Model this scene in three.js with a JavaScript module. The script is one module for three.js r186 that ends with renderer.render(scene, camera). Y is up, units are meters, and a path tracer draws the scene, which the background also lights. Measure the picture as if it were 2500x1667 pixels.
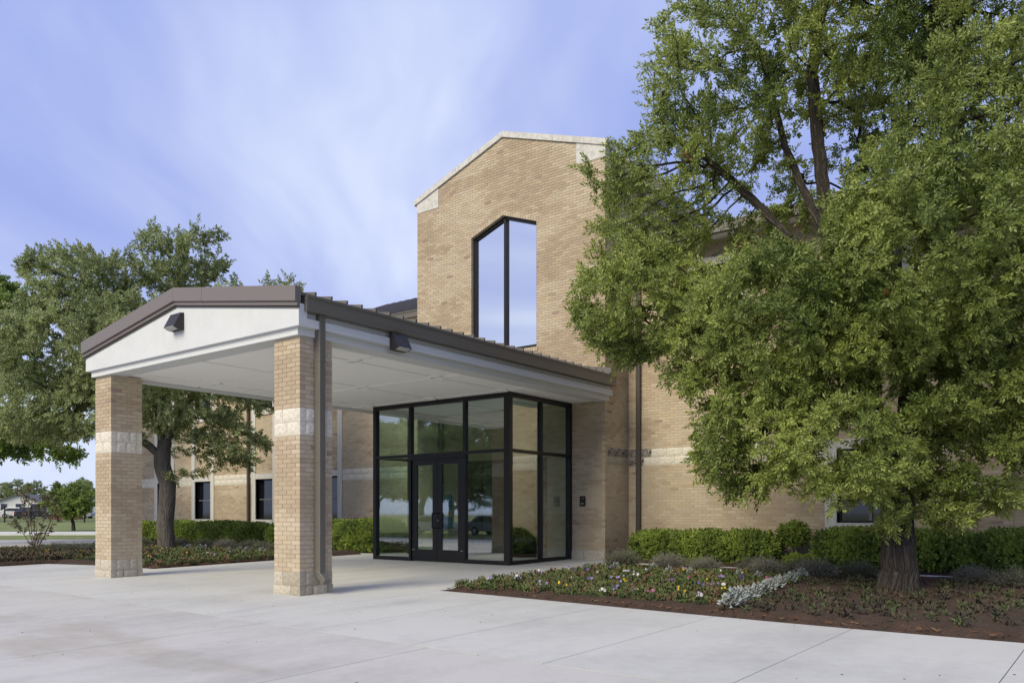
import * as THREE from 'three';
import { mergeGeometries } from 'three/addons/utils/BufferGeometryUtils.js';
import { RoundedBoxGeometry } from 'three/addons/geometries/RoundedBoxGeometry.js';

// ------------------------------------------------------------------ camera, sky, sun, exposure
const YAW = 0.65303, EYE = 1.21;
const scene = new THREE.Scene();
const camera = new THREE.PerspectiveCamera(2 * Math.atan(1667 / 2 / 2000) * 180 / Math.PI, 2500 / 1667, 0.1, 900);
camera.position.set(0, EYE, 0);
camera.rotation.y = YAW;
camera.setViewOffset(2500, 1667, 0, -421.5, 2500, 1667);       // a lens shifted upwards: the verticals stay upright
const renderer = new THREE.WebGLRenderer({ antialias: true });
renderer.setSize(1024, 682);
renderer.toneMapping = THREE.LinearToneMapping;
renderer.toneMappingExposure = 1.44;
renderer.shadowMap.enabled = true;

function rng(seed) { let a = seed >>> 0; return () => { a = (a + 0x6D2B79F5) | 0; let t = Math.imul(a ^ (a >>> 15), 1 | a); t = (t + Math.imul(t ^ (t >>> 7), 61 | t)) ^ t; return ((t ^ (t >>> 14)) >>> 0) / 4294967296; }; }
function hash2(x, y, s) { let h = Math.imul(x | 0, 374761393) + Math.imul(y | 0, 668265263) + Math.imul(s | 0, 974634541); h = Math.imul(h ^ (h >>> 13), 1274126177); return ((h ^ (h >>> 16)) >>> 0) / 4294967296; }
function vnoise(x, y, s, px = 0, py = 0) {                       // value noise, periodic when px, py are given
  const xi = Math.floor(x), yi = Math.floor(y), fx = x - xi, fy = y - yi, w = (i, p) => p ? ((i % p) + p) % p : i;
  const u = fx * fx * (3 - 2 * fx), v = fy * fy * (3 - 2 * fy), x0 = w(xi, px), x1 = w(xi + 1, px), y0 = w(yi, py), y1 = w(yi + 1, py);
  return (hash2(x0, y0, s) * (1 - u) + hash2(x1, y0, s) * u) * (1 - v) + (hash2(x0, y1, s) * (1 - u) + hash2(x1, y1, s) * u) * v;
}
function fbm(x, y, s, o = 4, px = 0, py = 0) { let a = 0, k = 0.5, f = 1, n = 0; for (let i = 0; i < o; i++) { a += k * vnoise(x * f, y * f, s + i * 17, px * f, py * f); n += k; k *= 0.5; f *= 2; } return a / n; }
const mixv = (a, b, t) => a + (b - a) * t, clamp = (x, a = 0, b = 1) => Math.min(b, Math.max(a, x)), sstep = (a, b, x) => { const t = clamp((x - a) / (b - a)); return t * t * (3 - 2 * t); };

{ // sky: blue air with thin wind-drawn cirrus, one layer on a flat sheet high above
  const W = 2048, H = 1024, data = new Float32Array(W * H * 4);
  const ca = Math.cos(0.7), sa = Math.sin(0.7);
  for (let j = 0; j < H; j++) {
    const el = ((j + 0.5) / H - 0.5) * Math.PI, y = Math.sin(el), c = Math.cos(el);
    for (let i = 0; i < W; i++) {
      const az = ((i + 0.5) / W - 0.5) * 2 * Math.PI, x = Math.cos(az) * c, z = Math.sin(az) * c;
      const up = Math.max(y, 0), h = Math.pow(1 - up, 4);
      let r = mixv(0.205, 0.40, h), g = mixv(0.265, 0.46, h), b = mixv(0.575, 0.66, h);
      if (y > -0.02) {
        const q = 1 / (up + 0.16), X = x * q, Z = z * q;
        const s = X * -sa - Z * ca, t = X * ca - Z * sa;            // along and across the wind
        const wv = fbm(s * 0.5 + 18.1, t * 0.5 + 5.05, 91, 4) * 1.5, wq = fbm(s * 1.4 + 2, t * 1.4 + 8, 95, 3);
        const f1 = fbm(s * 0.55 + 2.05, t * 1.7 + wv * 1.3 + 11.1, 11, 5), f3 = fbm(s * 0.45 + 11.1, t * 0.55 + 2.05, 37, 3), f2 = fbm(s * 1.7 + 9 + wq * 0.8, t * 5.0 + wv * 4.0 + wq * 2.4, 23, 6), f4 = fbm(s * 4.5 + 3 + wq * 2, t * 15 + wv * 8 + wq * 5, 53, 5);
        const broad = sstep(0.34, 0.68, f1 * 0.4 + f3 * 0.6); let k = 0.05 + 0.76 * broad + (0.16 + 0.34 * broad) * (f2 - 0.43) * 2.1 + (0.08 + 0.14 * broad) * (f4 - 0.5) * 2;
        k = clamp(k) * (0.88 + 0.12 * h);
        r = mixv(r, 0.505, k); g = mixv(g, 0.56, k); b = mixv(b, 0.715, k);
      } else { const t = clamp(-y * 6); r = mixv(r, 0.2, t); g = mixv(g, 0.2, t); b = mixv(b, 0.17, t); }
      const o = (j * W + i) * 4; data[o] = r; data[o + 1] = g; data[o + 2] = b; data[o + 3] = 1;
    }
  }
  const sky = new THREE.DataTexture(data, W, H, THREE.RGBAFormat, THREE.FloatType);
  sky.mapping = THREE.EquirectangularReflectionMapping; sky.magFilter = THREE.LinearFilter; sky.minFilter = THREE.LinearFilter; sky.needsUpdate = true;
  scene.background = sky; scene.environment = sky;
}
const sun = new THREE.DirectionalLight(new THREE.Color(1.0, 0.90, 0.67), 2.5);
sun.position.set(-16, 46, 48); sun.target.position.set(-12, 2, -12);
sun.castShadow = true; sun.shadow.radius = 60; sun.shadow.mapSize.set(2048, 2048);
Object.assign(sun.shadow.camera, { left: -45, right: 45, top: 45, bottom: -45, near: 1, far: 200 });
scene.add(sun, sun.target);

// ------------------------------------------------------------------ helpers
const V = (x, y, z) => new THREE.Vector3(x, y, z);
const SL = 0.0145, gy = (z) => SL * (-7.7 - z);                    // the paving falls gently away from the building
const sF = Math.sin(YAW), cF = Math.cos(YAW);
const site = (s, y, d) => V(-sF * d + cF * s, y, -cF * d - sF * s);   // s metres across, d metres out along the approach
const taken = {};
function numbered(n) { taken[n] = (taken[n] || 0) + 1; return taken[n] === 1 ? n : n + '_' + String(taken[n] - 1).padStart(3, '0'); }
function tag(o, label, category, group) { o.userData.label = label; if (category) o.userData.category = category; if (group) o.userData.group = group; return o; }
function thing(name, label, category, pos, turn = 0, group) {
  const o = new THREE.Group(); o.name = numbered(name); scene.add(o); if (pos) o.position.copy(pos); o.rotation.y = turn; return tag(o, label, category, group);
}
function clean(g) { const h = g.index ? g.toNonIndexed() : g; for (const k of Object.keys(h.attributes)) if (!['position', 'normal', 'uv'].includes(k)) h.deleteAttribute(k); if (!h.attributes.uv) h.setAttribute('uv', new THREE.BufferAttribute(new Float32Array(h.attributes.position.count * 2), 2)); if (!h.attributes.normal) h.computeVertexNormals(); return h; }
function obj(name, geos, mat, parent) {
  const list = Array.isArray(geos) ? geos : [geos];
  const m = new THREE.Mesh(list.length === 1 ? list[0] : mergeGeometries(list.map(clean)), mat);
  m.name = parent && parent !== scene ? name : numbered(name); m.castShadow = m.receiveShadow = true; (parent || scene).add(m); return m;
}
function struct(name, geos, mat) { const m = obj(name, geos, mat); m.userData.kind = 'structure'; return m; }
function copies(name, geo, mat, mats, cols, parent, kind = 'stuff') {
  const m = new THREE.InstancedMesh(geo, mat, mats.length); mats.forEach((x, i) => m.setMatrixAt(i, x)); if (cols) cols.forEach((c, i) => m.setColorAt(i, c));
  m.name = parent && parent !== scene ? name : numbered(name); m.castShadow = m.receiveShadow = true; m.userData.kind = kind; (parent || scene).add(m); return m;
}
const bx = (x0, x1, y0, y1, z0, z1) => new THREE.BoxGeometry(Math.abs(x1 - x0), Math.abs(y1 - y0), Math.abs(z1 - z0)).translate((x0 + x1) / 2, (y0 + y1) / 2, (z0 + z1) / 2);
const rbx = (x0, x1, y0, y1, z0, z1, r = 0.008, n = 2) => new RoundedBoxGeometry(Math.abs(x1 - x0), Math.abs(y1 - y0), Math.abs(z1 - z0), n, r).translate((x0 + x1) / 2, (y0 + y1) / 2, (z0 + z1) / 2);
function uvMetres(g, k = 1) {                                      // uv in metres by the way a face points
  const h = clean(g), p = h.attributes.position, uv = h.attributes.uv, a = V(), b = V(), c = V(), n = V();
  for (let i = 0; i < p.count; i += 3) {
    a.fromBufferAttribute(p, i); b.fromBufferAttribute(p, i + 1); c.fromBufferAttribute(p, i + 2);
    n.crossVectors(b.clone().sub(a), c.clone().sub(a)); const X = Math.abs(n.x), Y = Math.abs(n.y), Z = Math.abs(n.z);
    [a, b, c].forEach((q, j) => { const u = Y >= X && Y >= Z ? [q.x, q.z] : X >= Z ? [q.z, q.y] : [q.x, q.y]; uv.setXY(i + j, u[0] * k, u[1] * k); });
  }
  return h;
}
function prism(pts, z0, z1) {                                      // an outline in x, y pushed from z0 to z1
  const s = new THREE.Shape(pts.map((p) => new THREE.Vector2(p[0], p[1])));
  return new THREE.ExtrudeGeometry(s, { depth: Math.abs(z1 - z0), bevelEnabled: false }).translate(0, 0, Math.min(z0, z1));
}
function tube(pts, r, seg = 8, rad = 6) { return new THREE.TubeGeometry(new THREE.CatmullRomCurve3(pts), seg, r, rad, false); }
function rod(a, b, r0, r1 = r0, n = 6) { const d = b.clone().sub(a), g = new THREE.CylinderGeometry(r1, r0, d.length(), n); g.applyQuaternion(new THREE.Quaternion().setFromUnitVectors(V(0, 1, 0), d.normalize())); return g.translate((a.x + b.x) / 2, (a.y + b.y) / 2, (a.z + b.z) / 2); }

// ------------------------------------------------------------------ textures and materials
function tex(w, h, fn, color = true, rep) {
  const d = new Uint8Array(w * h * 4), to = (x) => { x = clamp(x); return 255 * (color ? (x <= 0.0031308 ? 12.92 * x : 1.055 * Math.pow(x, 1 / 2.4) - 0.055) : x); };
  for (let j = 0; j < h; j++) for (let i = 0; i < w; i++) { const c = fn(i / w, j / h), o = (j * w + i) * 4; const q = Array.isArray(c) ? c : [c, c, c]; d[o] = to(q[0]); d[o + 1] = to(q[1]); d[o + 2] = to(q[2]); d[o + 3] = 255; }
  const t = new THREE.DataTexture(d, w, h); t.wrapS = t.wrapT = THREE.RepeatWrapping; t.magFilter = THREE.LinearFilter; t.minFilter = THREE.LinearMipmapLinearFilter; t.generateMipmaps = true;
  if (color) t.colorSpace = THREE.SRGBColorSpace; if (rep) t.repeat.set(rep[0], rep[1]); t.needsUpdate = true; return t;
}
const std = (o) => new THREE.MeshStandardMaterial(o), lin = (r, g, b) => new THREE.Color().setRGB(r, g, b);
const concreteMap = (seed, warm) => tex(1024, 1024, (u, v) => {
  const a = fbm(u * 6, v * 6, seed, 5, 6, 6), b = fbm(u * 90, v * 90, seed + 5, 3, 90, 90), c = fbm(u * 22, v * 4, seed + 9, 4, 22, 4);
  let k = 0.78 + 0.34 * a + 0.12 * (b - 0.5) + 0.22 * (c - 0.5);
  const st = 0.6 * warm * sstep(0.50, 0.74, fbm(u * 5 + 3, v * 12, seed + 40, 5, 5, 12)), sp = hash2(u * 1024, v * 1024, seed) > 0.9985 ? 0.55 : 1;
  k *= sp; return [k * (1 - 0.20 * st), k * (1 - 0.25 * st), k * (1 - 0.32 * st)];
}, true, [0.125, 0.125]);
const T = {
  apron: concreteMap(3, 0.15), drive: concreteMap(71, 1.0),
  fine: tex(256, 256, (u, v) => 0.35 + 0.65 * fbm(u * 40, v * 40, 5, 3, 40, 40), false),
  grain: tex(256, 256, (u, v) => { const n = fbm(u * 24, v * 8, 8, 4, 24, 8), s = hash2(u * 256, v * 256, 4); const k = 0.80 + 0.32 * n - (s > 0.985 ? 0.28 : 0) + (s < 0.01 ? 0.15 : 0); return [k, k * 0.99, k * 0.97]; }),
  stucco: tex(512, 512, (u, v) => { const k = 0.90 + 0.13 * fbm(u * 5, v * 5, 201, 4, 5, 5) + 0.05 * (fbm(u * 60, v * 60, 207, 2, 60, 60) - 0.5), y = 0.03 * sstep(0.5, 0.8, fbm(u * 14, v * 4, 205, 4, 14, 4)); return [k - y, k - y, k - y * 1.6]; }, true, [0.4, 0.4]),
  rock: tex(512, 512, (u, v) => { const n = fbm(u * 14, v * 14, 61, 5, 14, 14), s = hash2(u * 300, v * 300, 6); const k = 0.66 + 0.55 * n - (s > 0.965 ? 0.25 : 0); return [k, k * 0.985, k * 0.95]; }),
  lichen: tex(512, 512, (u, v) => { const n = fbm(u * 30, v * 30, 161, 4, 30, 30), m = fbm(u * 5, v * 5, 165, 3, 5, 5), d = sstep(0.40, 0.56, n * 0.7 + m * 0.3), k = mixv(0.85 + 0.3 * n, 0.13, d); return [k, k * 0.98, k * 0.95]; }),
  bark: tex(512, 512, (u, v) => { const w = fbm(u * 6, v * 4, 12, 3, 6, 4) * 1.2, n = vnoise(u * 22 + w * 2.5, v * 5 + w, 33, 22, 5), m = fbm(u * 40, v * 24, 51, 3, 40, 24); return clamp(Math.abs(n - 0.5) * 2.2 * 0.75 + 0.3 * m); }, false),
  barkC: tex(512, 512, (u, v) => { const w = fbm(u * 6, v * 4, 12, 3, 6, 4) * 1.2, n = Math.abs(vnoise(u * 22 + w * 2.5, v * 5 + w, 33, 22, 5) - 0.5) * 2, m = fbm(u * 40, v * 24, 51, 3, 40, 24), k = 0.45 + 0.75 * n + 0.5 * (m - 0.4); return [k, k, k * 0.98]; }),
  mulch: tex(512, 512, (u, v) => { const a = fbm(u * 8, v * 8, 14, 4, 8, 8), b = vnoise(u * 60, v * 110, 15, 60, 110), c = vnoise(u * 120, v * 50, 16, 120, 50); const k = 0.35 + 0.5 * a + 0.65 * (b * c); return [0.088 * k, 0.052 * k, 0.031 * k]; }, true, [0.9, 0.9]),
  mulchB: tex(512, 512, (u, v) => vnoise(u * 60, v * 110, 15, 60, 110) * vnoise(u * 120, v * 50, 16, 120, 50), false, [0.9, 0.9]),
  lawn: tex(512, 512, (u, v) => { const a = fbm(u * 6, v * 6, 24, 5, 6, 6), b = fbm(u * 80, v * 80, 25, 2, 80, 80); const k = 0.55 + 0.55 * a + 0.5 * (b - 0.5), y = sstep(0.5, 0.75, fbm(u * 9, v * 9, 26, 3, 9, 9)); return [(0.185 + 0.06 * y) * k, 0.235 * k, 0.055 * k]; }, true, [0.11, 0.11]),
  roofing: tex(256, 256, (u, v) => 0.8 + 0.4 * fbm(u * 10, v * 10, 44, 4, 10, 10)),
};
const M = {
  apron: std({ color: lin(0.57, 0.57, 0.525), map: T.apron, roughness: 0.85, bumpMap: T.fine, bumpScale: 0.0015 }),
  drive: std({ color: lin(0.545, 0.53, 0.485), map: T.drive, roughness: 0.88, bumpMap: T.fine, bumpScale: 0.002 }),
  strip: std({ color: lin(0.66, 0.66, 0.65), map: T.apron, roughness: 0.85 }),
  joint: std({ color: lin(0.30, 0.265, 0.20), roughness: 1 }),
  mortar: std({ color: lin(0.47, 0.40, 0.31), roughness: 1, bumpMap: T.fine, bumpScale: 0.002 }),
  stone: std({ color: lin(0.52, 0.48, 0.40), map: T.rock, roughness: 0.95, bumpMap: T.fine, bumpScale: 0.004 }),
  stoneStained: std({ color: lin(0.42, 0.39, 0.34), map: T.lichen, roughness: 0.95, bumpMap: T.fine, bumpScale: 0.004 }),
  limestone: std({ color: lin(0.62, 0.615, 0.59), map: T.rock, roughness: 0.9 }),
  white: std({ color: lin(0.62, 0.64, 0.65), map: T.stucco, roughness: 0.7, bumpMap: T.fine, bumpScale: 0.0012 }),
  soffit: std({ color: lin(0.90, 0.90, 0.885), roughness: 0.75 }),
  bronze: std({ color: lin(0.155, 0.143, 0.123), roughness: 0.42, metalness: 0.15, map: T.roofing }),
  bronzeDark: std({ color: lin(0.075, 0.067, 0.058), roughness: 0.45, metalness: 0.15 }),
  rake: std({ color: lin(0.185, 0.160, 0.148), roughness: 0.42, metalness: 0.15 }),
  black: std({ color: lin(0.012, 0.012, 0.014), roughness: 0.38, metalness: 0.25 }),
  lens: std({ color: lin(0.42, 0.42, 0.40), roughness: 0.35 }),
  lampBody: std({ color: lin(0.030, 0.026, 0.027), roughness: 0.45, metalness: 0.2 }),
  glass: new THREE.MeshPhysicalMaterial({ color: lin(0.86, 0.94, 0.90), roughness: 0.0, transmission: 1, thickness: 0, ior: 2.7 }),
  mirror: std({ color: lin(0.86, 0.87, 0.88), roughness: 0.03, metalness: 1 }),
  darkGlass: new THREE.MeshPhysicalMaterial({ color: lin(0.010, 0.011, 0.014), roughness: 0.04, ior: 1.7 }),
  bark: std({ color: lin(0.10, 0.083, 0.068), roughness: 1, map: T.barkC, bumpMap: T.bark, bumpScale: 0.07 }),
  mulch: std({ map: T.mulch, roughness: 1, bumpMap: T.mulchB, bumpScale: 0.03 }),
  lawn: std({ map: T.lawn, roughness: 1 }),
  leaf: new THREE.MeshPhysicalMaterial({ color: 0xffffff, roughness: 0.5, transmission: 0.42, thickness: 0, side: THREE.DoubleSide }),
  leafMatte: std({ color: 0xffffff, roughness: 0.75, side: THREE.DoubleSide }),
  plain: (r, g, b, ro = 0.8) => std({ color: lin(r, g, b), roughness: ro, side: THREE.DoubleSide }),
};
const brickTones = [[0.473, 0.384, 0.269], [0.507, 0.422, 0.302], [0.447, 0.356, 0.248], [0.532, 0.452, 0.337], [0.413, 0.327, 0.232], [0.49, 0.398, 0.293], [0.515, 0.427, 0.298], [0.354, 0.249, 0.198]];
M.bricks = brickTones.map((c) => std({ color: lin(...c), map: T.grain, roughness: 0.92, bumpMap: T.fine, bumpScale: 0.002 }));
M.brickMany = std({ color: 0xffffff, map: T.grain, roughness: 0.92 });
M.rail = std({ color: lin(0.16, 0.16, 0.16), roughness: 0.5, metalness: 0.3 });
M.stonePale = std({ color: lin(0.70, 0.665, 0.585), map: T.rock, roughness: 0.95, bumpMap: T.fine, bumpScale: 0.004 });
M.stoneBase = std({ color: lin(0.40, 0.36, 0.285), map: T.rock, roughness: 0.95, bumpMap: T.fine, bumpScale: 0.004 });
// ------------------------------------------------------------------ ground, paving, road
function slab(parent, name, pts, mat, off = 0, thick = 0.1, fn = gy) {
  const g = new THREE.ExtrudeGeometry(new THREE.Shape(pts.map((p) => new THREE.Vector2(p[0], -p[1]))), { depth: thick, bevelEnabled: false }).rotateX(-Math.PI / 2);
  const h = uvMetres(g), p = h.attributes.position; for (let i = 0; i < p.count; i++) p.setY(i, p.getY(i) - thick + off + fn(p.getZ(i), p.getX(i)));
  h.computeVertexNormals(); return obj(name, h, mat, parent);
}
const depthOf = (x, z) => -sF * x - cF * z;
function landY(x, z) {
  const d = depthOf(x, z), near = gy(clamp(z, -30, 12)) - 0.10, far = 0.13 + 0.0079 * (clamp(d, 47, 150) - 47);
  return mixv(near, far, sstep(40, 46, d));
}
{ // one sheet of land out to the horizon
  const xs = [], zs = []; const axis = (out) => { for (let i = -40; i <= 40; i++) { const t = i / 40; out.push(Math.sign(t) * (Math.abs(t) * 60 + Math.pow(Math.abs(t), 4) * 420)); } };
  axis(xs); axis(zs);
  const pos = [], uv = [], idx = [], n = xs.length;
  for (const z of zs) for (const x of xs) { pos.push(x - 15, landY(x - 15, z), z); uv.push(x, z); }
  for (let j = 0; j + 1 < n; j++) for (let i = 0; i + 1 < n; i++) { const a = j * n + i; idx.push(a, a + n, a + 1, a + 1, a + n, a + n + 1); }
  const g = new THREE.BufferGeometry(); g.setAttribute('position', new THREE.Float32BufferAttribute(pos, 3)); g.setAttribute('uv', new THREE.Float32BufferAttribute(uv, 2)); g.setIndex(idx); g.computeVertexNormals();
  struct('lawn', g, M.lawn);
}
const paving = new THREE.Group(); paving.name = 'pavement'; paving.userData.kind = 'structure'; scene.add(paving);
const road = new THREE.Group(); road.name = 'road'; road.userData.kind = 'structure'; scene.add(road);
const lip = (x) => mixv(-5.93, -5.52, sstep(-17, -1, x));            // where the new paving meets the driveway
const bedFront = (x) => mixv(-9.42, -8.90, sstep(-9.5, -1.5, x));
slab(paving, 'joint_filler', [[-30, 14], [14, 14], [14, -17], [-30, -17]], M.joint, -0.028, 0.03);
{
  const J = 0.004, xs = [-8.62, -7.05, -5.49, -3.93, -2.36, -0.8, 0.76, 2.3, 3.9, 5.5, 7.1];
  for (let i = 0; i + 1 < xs.length; i++) {
    const a = xs[i] + J, b = xs[i + 1] - J, mid = (a + b) / 2;
    slab(paving, 'paving_slab', [[a, lip(a) - 0.011], [b, lip(b) - 0.011], [b, bedFront(b)], [mid, bedFront(mid)], [a, bedFront(a)]], M.apron);
  }
  slab(paving, 'paving_slab', [[-12.78 + J, lip(-12.78) - 0.008], [-8.62 - J, lip(-8.62) - 0.008], [-8.62 - J, -9.4], [-8.69, -13], [-8.69, -14.85], [-8.69, -16.54], [-12.78 + J, -16.54]], M.apron);
  slab(paving, 'paving_slab', [[-16.93, lip(-17) - 0.008], [-12.78 - J, lip(-12.78) - 0.008], [-12.78 - J, -16.54], [-16.93, -16.54]], M.apron);
  slab(paving, 'paving_slab', [[-21.0, lip(-21) - 0.008], [-16.94, lip(-17) - 0.008], [-16.94, -9.37], [-19.2, -9.22], [-20.9, -8.84], [-21.0, -7.9]], M.apron);
  slab(paving, 'paving_slab', [[-20.6, -15.42], [-16.94, -15.42], [-16.94, -16.6], [-20.6, -16.6]], M.apron);
  for (let i = 0; i < 9; i++) slab(paving, 'walkway_slab', [[-8.68 + i * 1.5 + J, -14.88], [-8.68 + (i + 1) * 1.5 - J, -14.88], [-8.68 + (i + 1) * 1.5 - J, -16.12], [-8.68 + i * 1.5 + J, -16.12]], M.strip);
  const ds = [-60, -43, -34, -29.2, -26.5, -23.8, -21.15, -18.5, -15.85, -13.2, -10.56, -7.92, -5.25, 0.1, 5.4, 10.6];
  for (let i = 0; i + 1 < ds.length; i++) for (const [z0, z1] of [[0, 3.6], [3.6, 7.2]]) {
    const a = ds[i] + J, b = ds[i + 1] - J, m = (a + b) / 2;
    slab(road, 'driveway_slab', z0 ? [[a, z1], [b, z1], [b, z0 + J], [a, z0 + J]] : [[a, z1 - J], [b, z1 - J], [b, lip(b) + 0.008], [m, lip(m) + 0.008], [a, lip(a) + 0.008]], M.drive);
  }
}
// the lot, its far kerb and walk, left of the building (s across, d out)
const flat = (off) => (z, x) => mixv(gy(clamp(z, -30, 12)) - 0.02, 0.06, sstep(28, 40, depthOf(x, z))) + off;
const strip = (d0, d1, k0 = -1.25, k1 = -0.44) => [[k0 * d0, d0], [k1 * d0, d0], [k1 * d1, d1], [k0 * d1, d1]].map(([s, d]) => { const p = site(s, 0, d); return [p.x, p.z]; });
const lot = slab(null, 'parking_lot', strip(30, 43), std({ color: lin(0.40, 0.39, 0.37), map: T.apron, roughness: 0.9 }), 0, 0.1, flat(0)); lot.userData.kind = 'structure';
for (let i = 0; i < 8; i++) { const s = -33 + i * 2.7, q = [[s, 39.5], [s + 0.12, 39.5], [s + 1.0, 42.8], [s + 0.88, 42.8]].map(([a, d]) => { const p = site(a * 0.95, 0, d); return [p.x, p.z]; }); slab(lot, 'painted_line', q.reverse(), M.plain(0.7, 0.7, 0.68), 0.006, 0.004, flat(0)); }
slab(null, 'kerb', strip(43.0, 47.0), M.strip, 0, 0.3, (z, x) => 0.20).userData.kind = 'structure';
slab(null, 'kerb', strip(24.6, 25.3, -1.2, -0.46), M.strip, 0, 0.2, (z, x) => gy(z) + 0.06).userData.kind = 'structure';

// planting beds: mounds of shredded bark
function bedMesh(name, x0, x1, front, back, nx, nz, seed) {
  const pos = [], uv = [], idx = [];
  for (let i = 0; i <= nx; i++) for (let j = 0; j <= nz; j++) {
    const x = mixv(x0, x1, i / nx), z = mixv(front(x), back(x), j / nz), e = Math.min(sstep(0, 0.35, Math.abs(z - front(x))), sstep(0, 0.3, Math.min(x - x0, x1 - x)));
    pos.push(x, gy(z) - 0.022 + e * (0.05 + 0.05 * fbm(x * 0.8, z * 0.8, seed, 3) + 0.035 * fbm(x * 6, z * 6, seed + 3, 2)), z); uv.push(x, z);
  }
  for (let i = 0; i < nx; i++) for (let j = 0; j < nz; j++) { const a = i * (nz + 1) + j, b = a + nz + 1; idx.push(a, b, a + 1, b, b + 1, a + 1); }
  const g = new THREE.BufferGeometry(); g.setAttribute('position', new THREE.Float32BufferAttribute(pos, 3)); g.setAttribute('uv', new THREE.Float32BufferAttribute(uv, 2)); g.setIndex(idx); g.computeVertexNormals();
  const m = struct(name, g, M.mulch); m.userData.label = 'brown bark mulch of the planting bed'; return m;
}
bedMesh('mulch_ground', -8.69, 7, bedFront, () => -14.88, 150, 60, 3);
bedMesh('mulch_ground', -9.9, 7, () => -16.12, () => -17.7, 120, 12, 6);
const leftFront = (x) => x > -20.9 ? mixv(-9.22, -9.38, sstep(-19.2, -16.9, x)) + (x < -19.2 ? mixv(0, 0.4, (-19.2 - x) / 1.7) : 0) : -6.4;
bedMesh('mulch_ground', -29.5, -16.95, leftFront, (x) => x > -20.6 ? -15.42 : -19.3, 120, 70, 9);
const bedY = (x, z) => gy(z) + 0.045;

// ------------------------------------------------------------------ masonry
const COURSE = 0.0677, BASE = 0.35, BAND0 = 2.381, BAND1 = 2.787;
function lay(list, o, t, n, len, y0, count, { holes = [], top, low = 0, endA, endB, pitch = 0.2033, faces = 'x' } = {}) {
  for (let k = 0; k < count; k++) {
    const y = y0 + k * COURSE, odd = k & 1, lo = endA === undefined ? 0 : odd === endA ? 0 : 0.102, hi = endB === undefined ? len : odd === endB ? len : len - 0.102;
    let s = endA === undefined ? (odd ? -0.1015 : 0) : lo;
    for (; s < hi - 0.02; s += pitch) {
      let parts = [[Math.max(s, lo), Math.min(s + pitch - 0.01, hi)]];
      for (const [a, b, ya, yb] of holes) if (y + 0.03 > ya && y + 0.03 < yb) parts = parts.flatMap(([p, q]) => q <= a || p >= b ? [[p, q]] : [[p, Math.min(q, a)], [Math.max(p, b), q]].filter(([e, f]) => f - e > 0.02));
      for (const [p, q] of parts) { if (q - p < 0.025 || (top && y + 0.03 > top((p + q) / 2))) continue; list.push({ s: (p + q) / 2, y: y + 0.0288, l: q - p, o, t, n, faces }); }
    }
  }
}
const brickRand = rng(77);
function brickMatrix(b) {
  const out = (brickRand() - 0.5) * 0.003, x = b.o[0] + b.t[0] * b.s - b.n[0] * (0.046 - out), z = b.o[1] + b.t[1] * b.s - b.n[1] * (0.046 - out);
  return new THREE.Matrix4().compose(V(x, b.y + (brickRand() - 0.5) * 0.002, z), new THREE.Quaternion().setFromAxisAngle(V(0, 1, 0), Math.atan2(-b.t[1], b.t[0])), V(b.l, 0.0578 + (brickRand() - 0.5) * 0.002, 0.092));
}
function tone(b) { const p = fbm(b.s * 0.55 + b.o[0], b.y * 1.9, 300, 3), r = brickRand(); if (r > 0.992) return 7; if (p > 0.56) return r < 0.6 ? 3 : r < 0.8 ? 1 : 6; if (p < 0.42) return r < 0.45 ? 4 : r < 0.8 ? 2 : 0; return [0, 1, 5, 6, 2, 3][Math.floor(r * 6)]; }
const brickGeo = new THREE.BoxGeometry(1, 1, 1);
function oneBrick(b, parent) { const m = new THREE.Mesh(brickGeo, M.bricks[tone(b)]); m.name = 'brick'; m.applyMatrix4(brickMatrix(b)); m.castShadow = m.receiveShadow = true; parent.add(m); }
function manyBricks(list, parent, name = 'brickwork') {
  const c = list.map((b) => { const k = brickTones[tone(b)], j = 0.93 + brickRand() * 0.14; return lin(k[0] * j, k[1] * j, k[2] * j); });
  copies(name, brickGeo, M.brickMany, list.map(brickMatrix), c, parent);
}
function roughBlock(w, h, d, seed, amp = 0.015) {                   // split-face block: the face stands out, broken, from drafted edges
  const nx = Math.max(3, Math.round(w / 0.05)), ny = Math.max(3, Math.round(h / 0.05)), g = new THREE.BoxGeometry(w, h, d, nx, ny, 2), p = g.attributes.position;
  for (let i = 0; i < p.count; i++) {
    const x = p.getX(i), y = p.getY(i), z = p.getZ(i); if (z < d / 2 - 0.001) continue;
    const e = Math.min(w / 2 - Math.abs(x), h / 2 - Math.abs(y)), k = sstep(0, 0.05, e + 0.004);
    p.setZ(i, z + k * (amp * 0.4 + amp * fbm(x * 16 + seed * 9.1, y * 16, seed, 3)) - 0.004);
  }
  const q = uvMetres(g, 2.2); q.computeVertexNormals(); return q;
}
const blockCache = {};
function block(parent, name, w, h, x, y, z, turn, mat, d = 0.1) {
  const seed = Math.floor(hash2(x * 91, y * 57 + z * 13, 5) * 4), key = [w.toFixed(3), h.toFixed(3), d, seed].join();
  const g = blockCache[key] || (blockCache[key] = roughBlock(w, h, d, seed + 1));
  const m = new THREE.Mesh(g, mat); m.name = name; m.position.set(x, y, z); m.rotation.y = turn; m.castShadow = m.receiveShadow = true; parent.add(m); return m;
}

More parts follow.
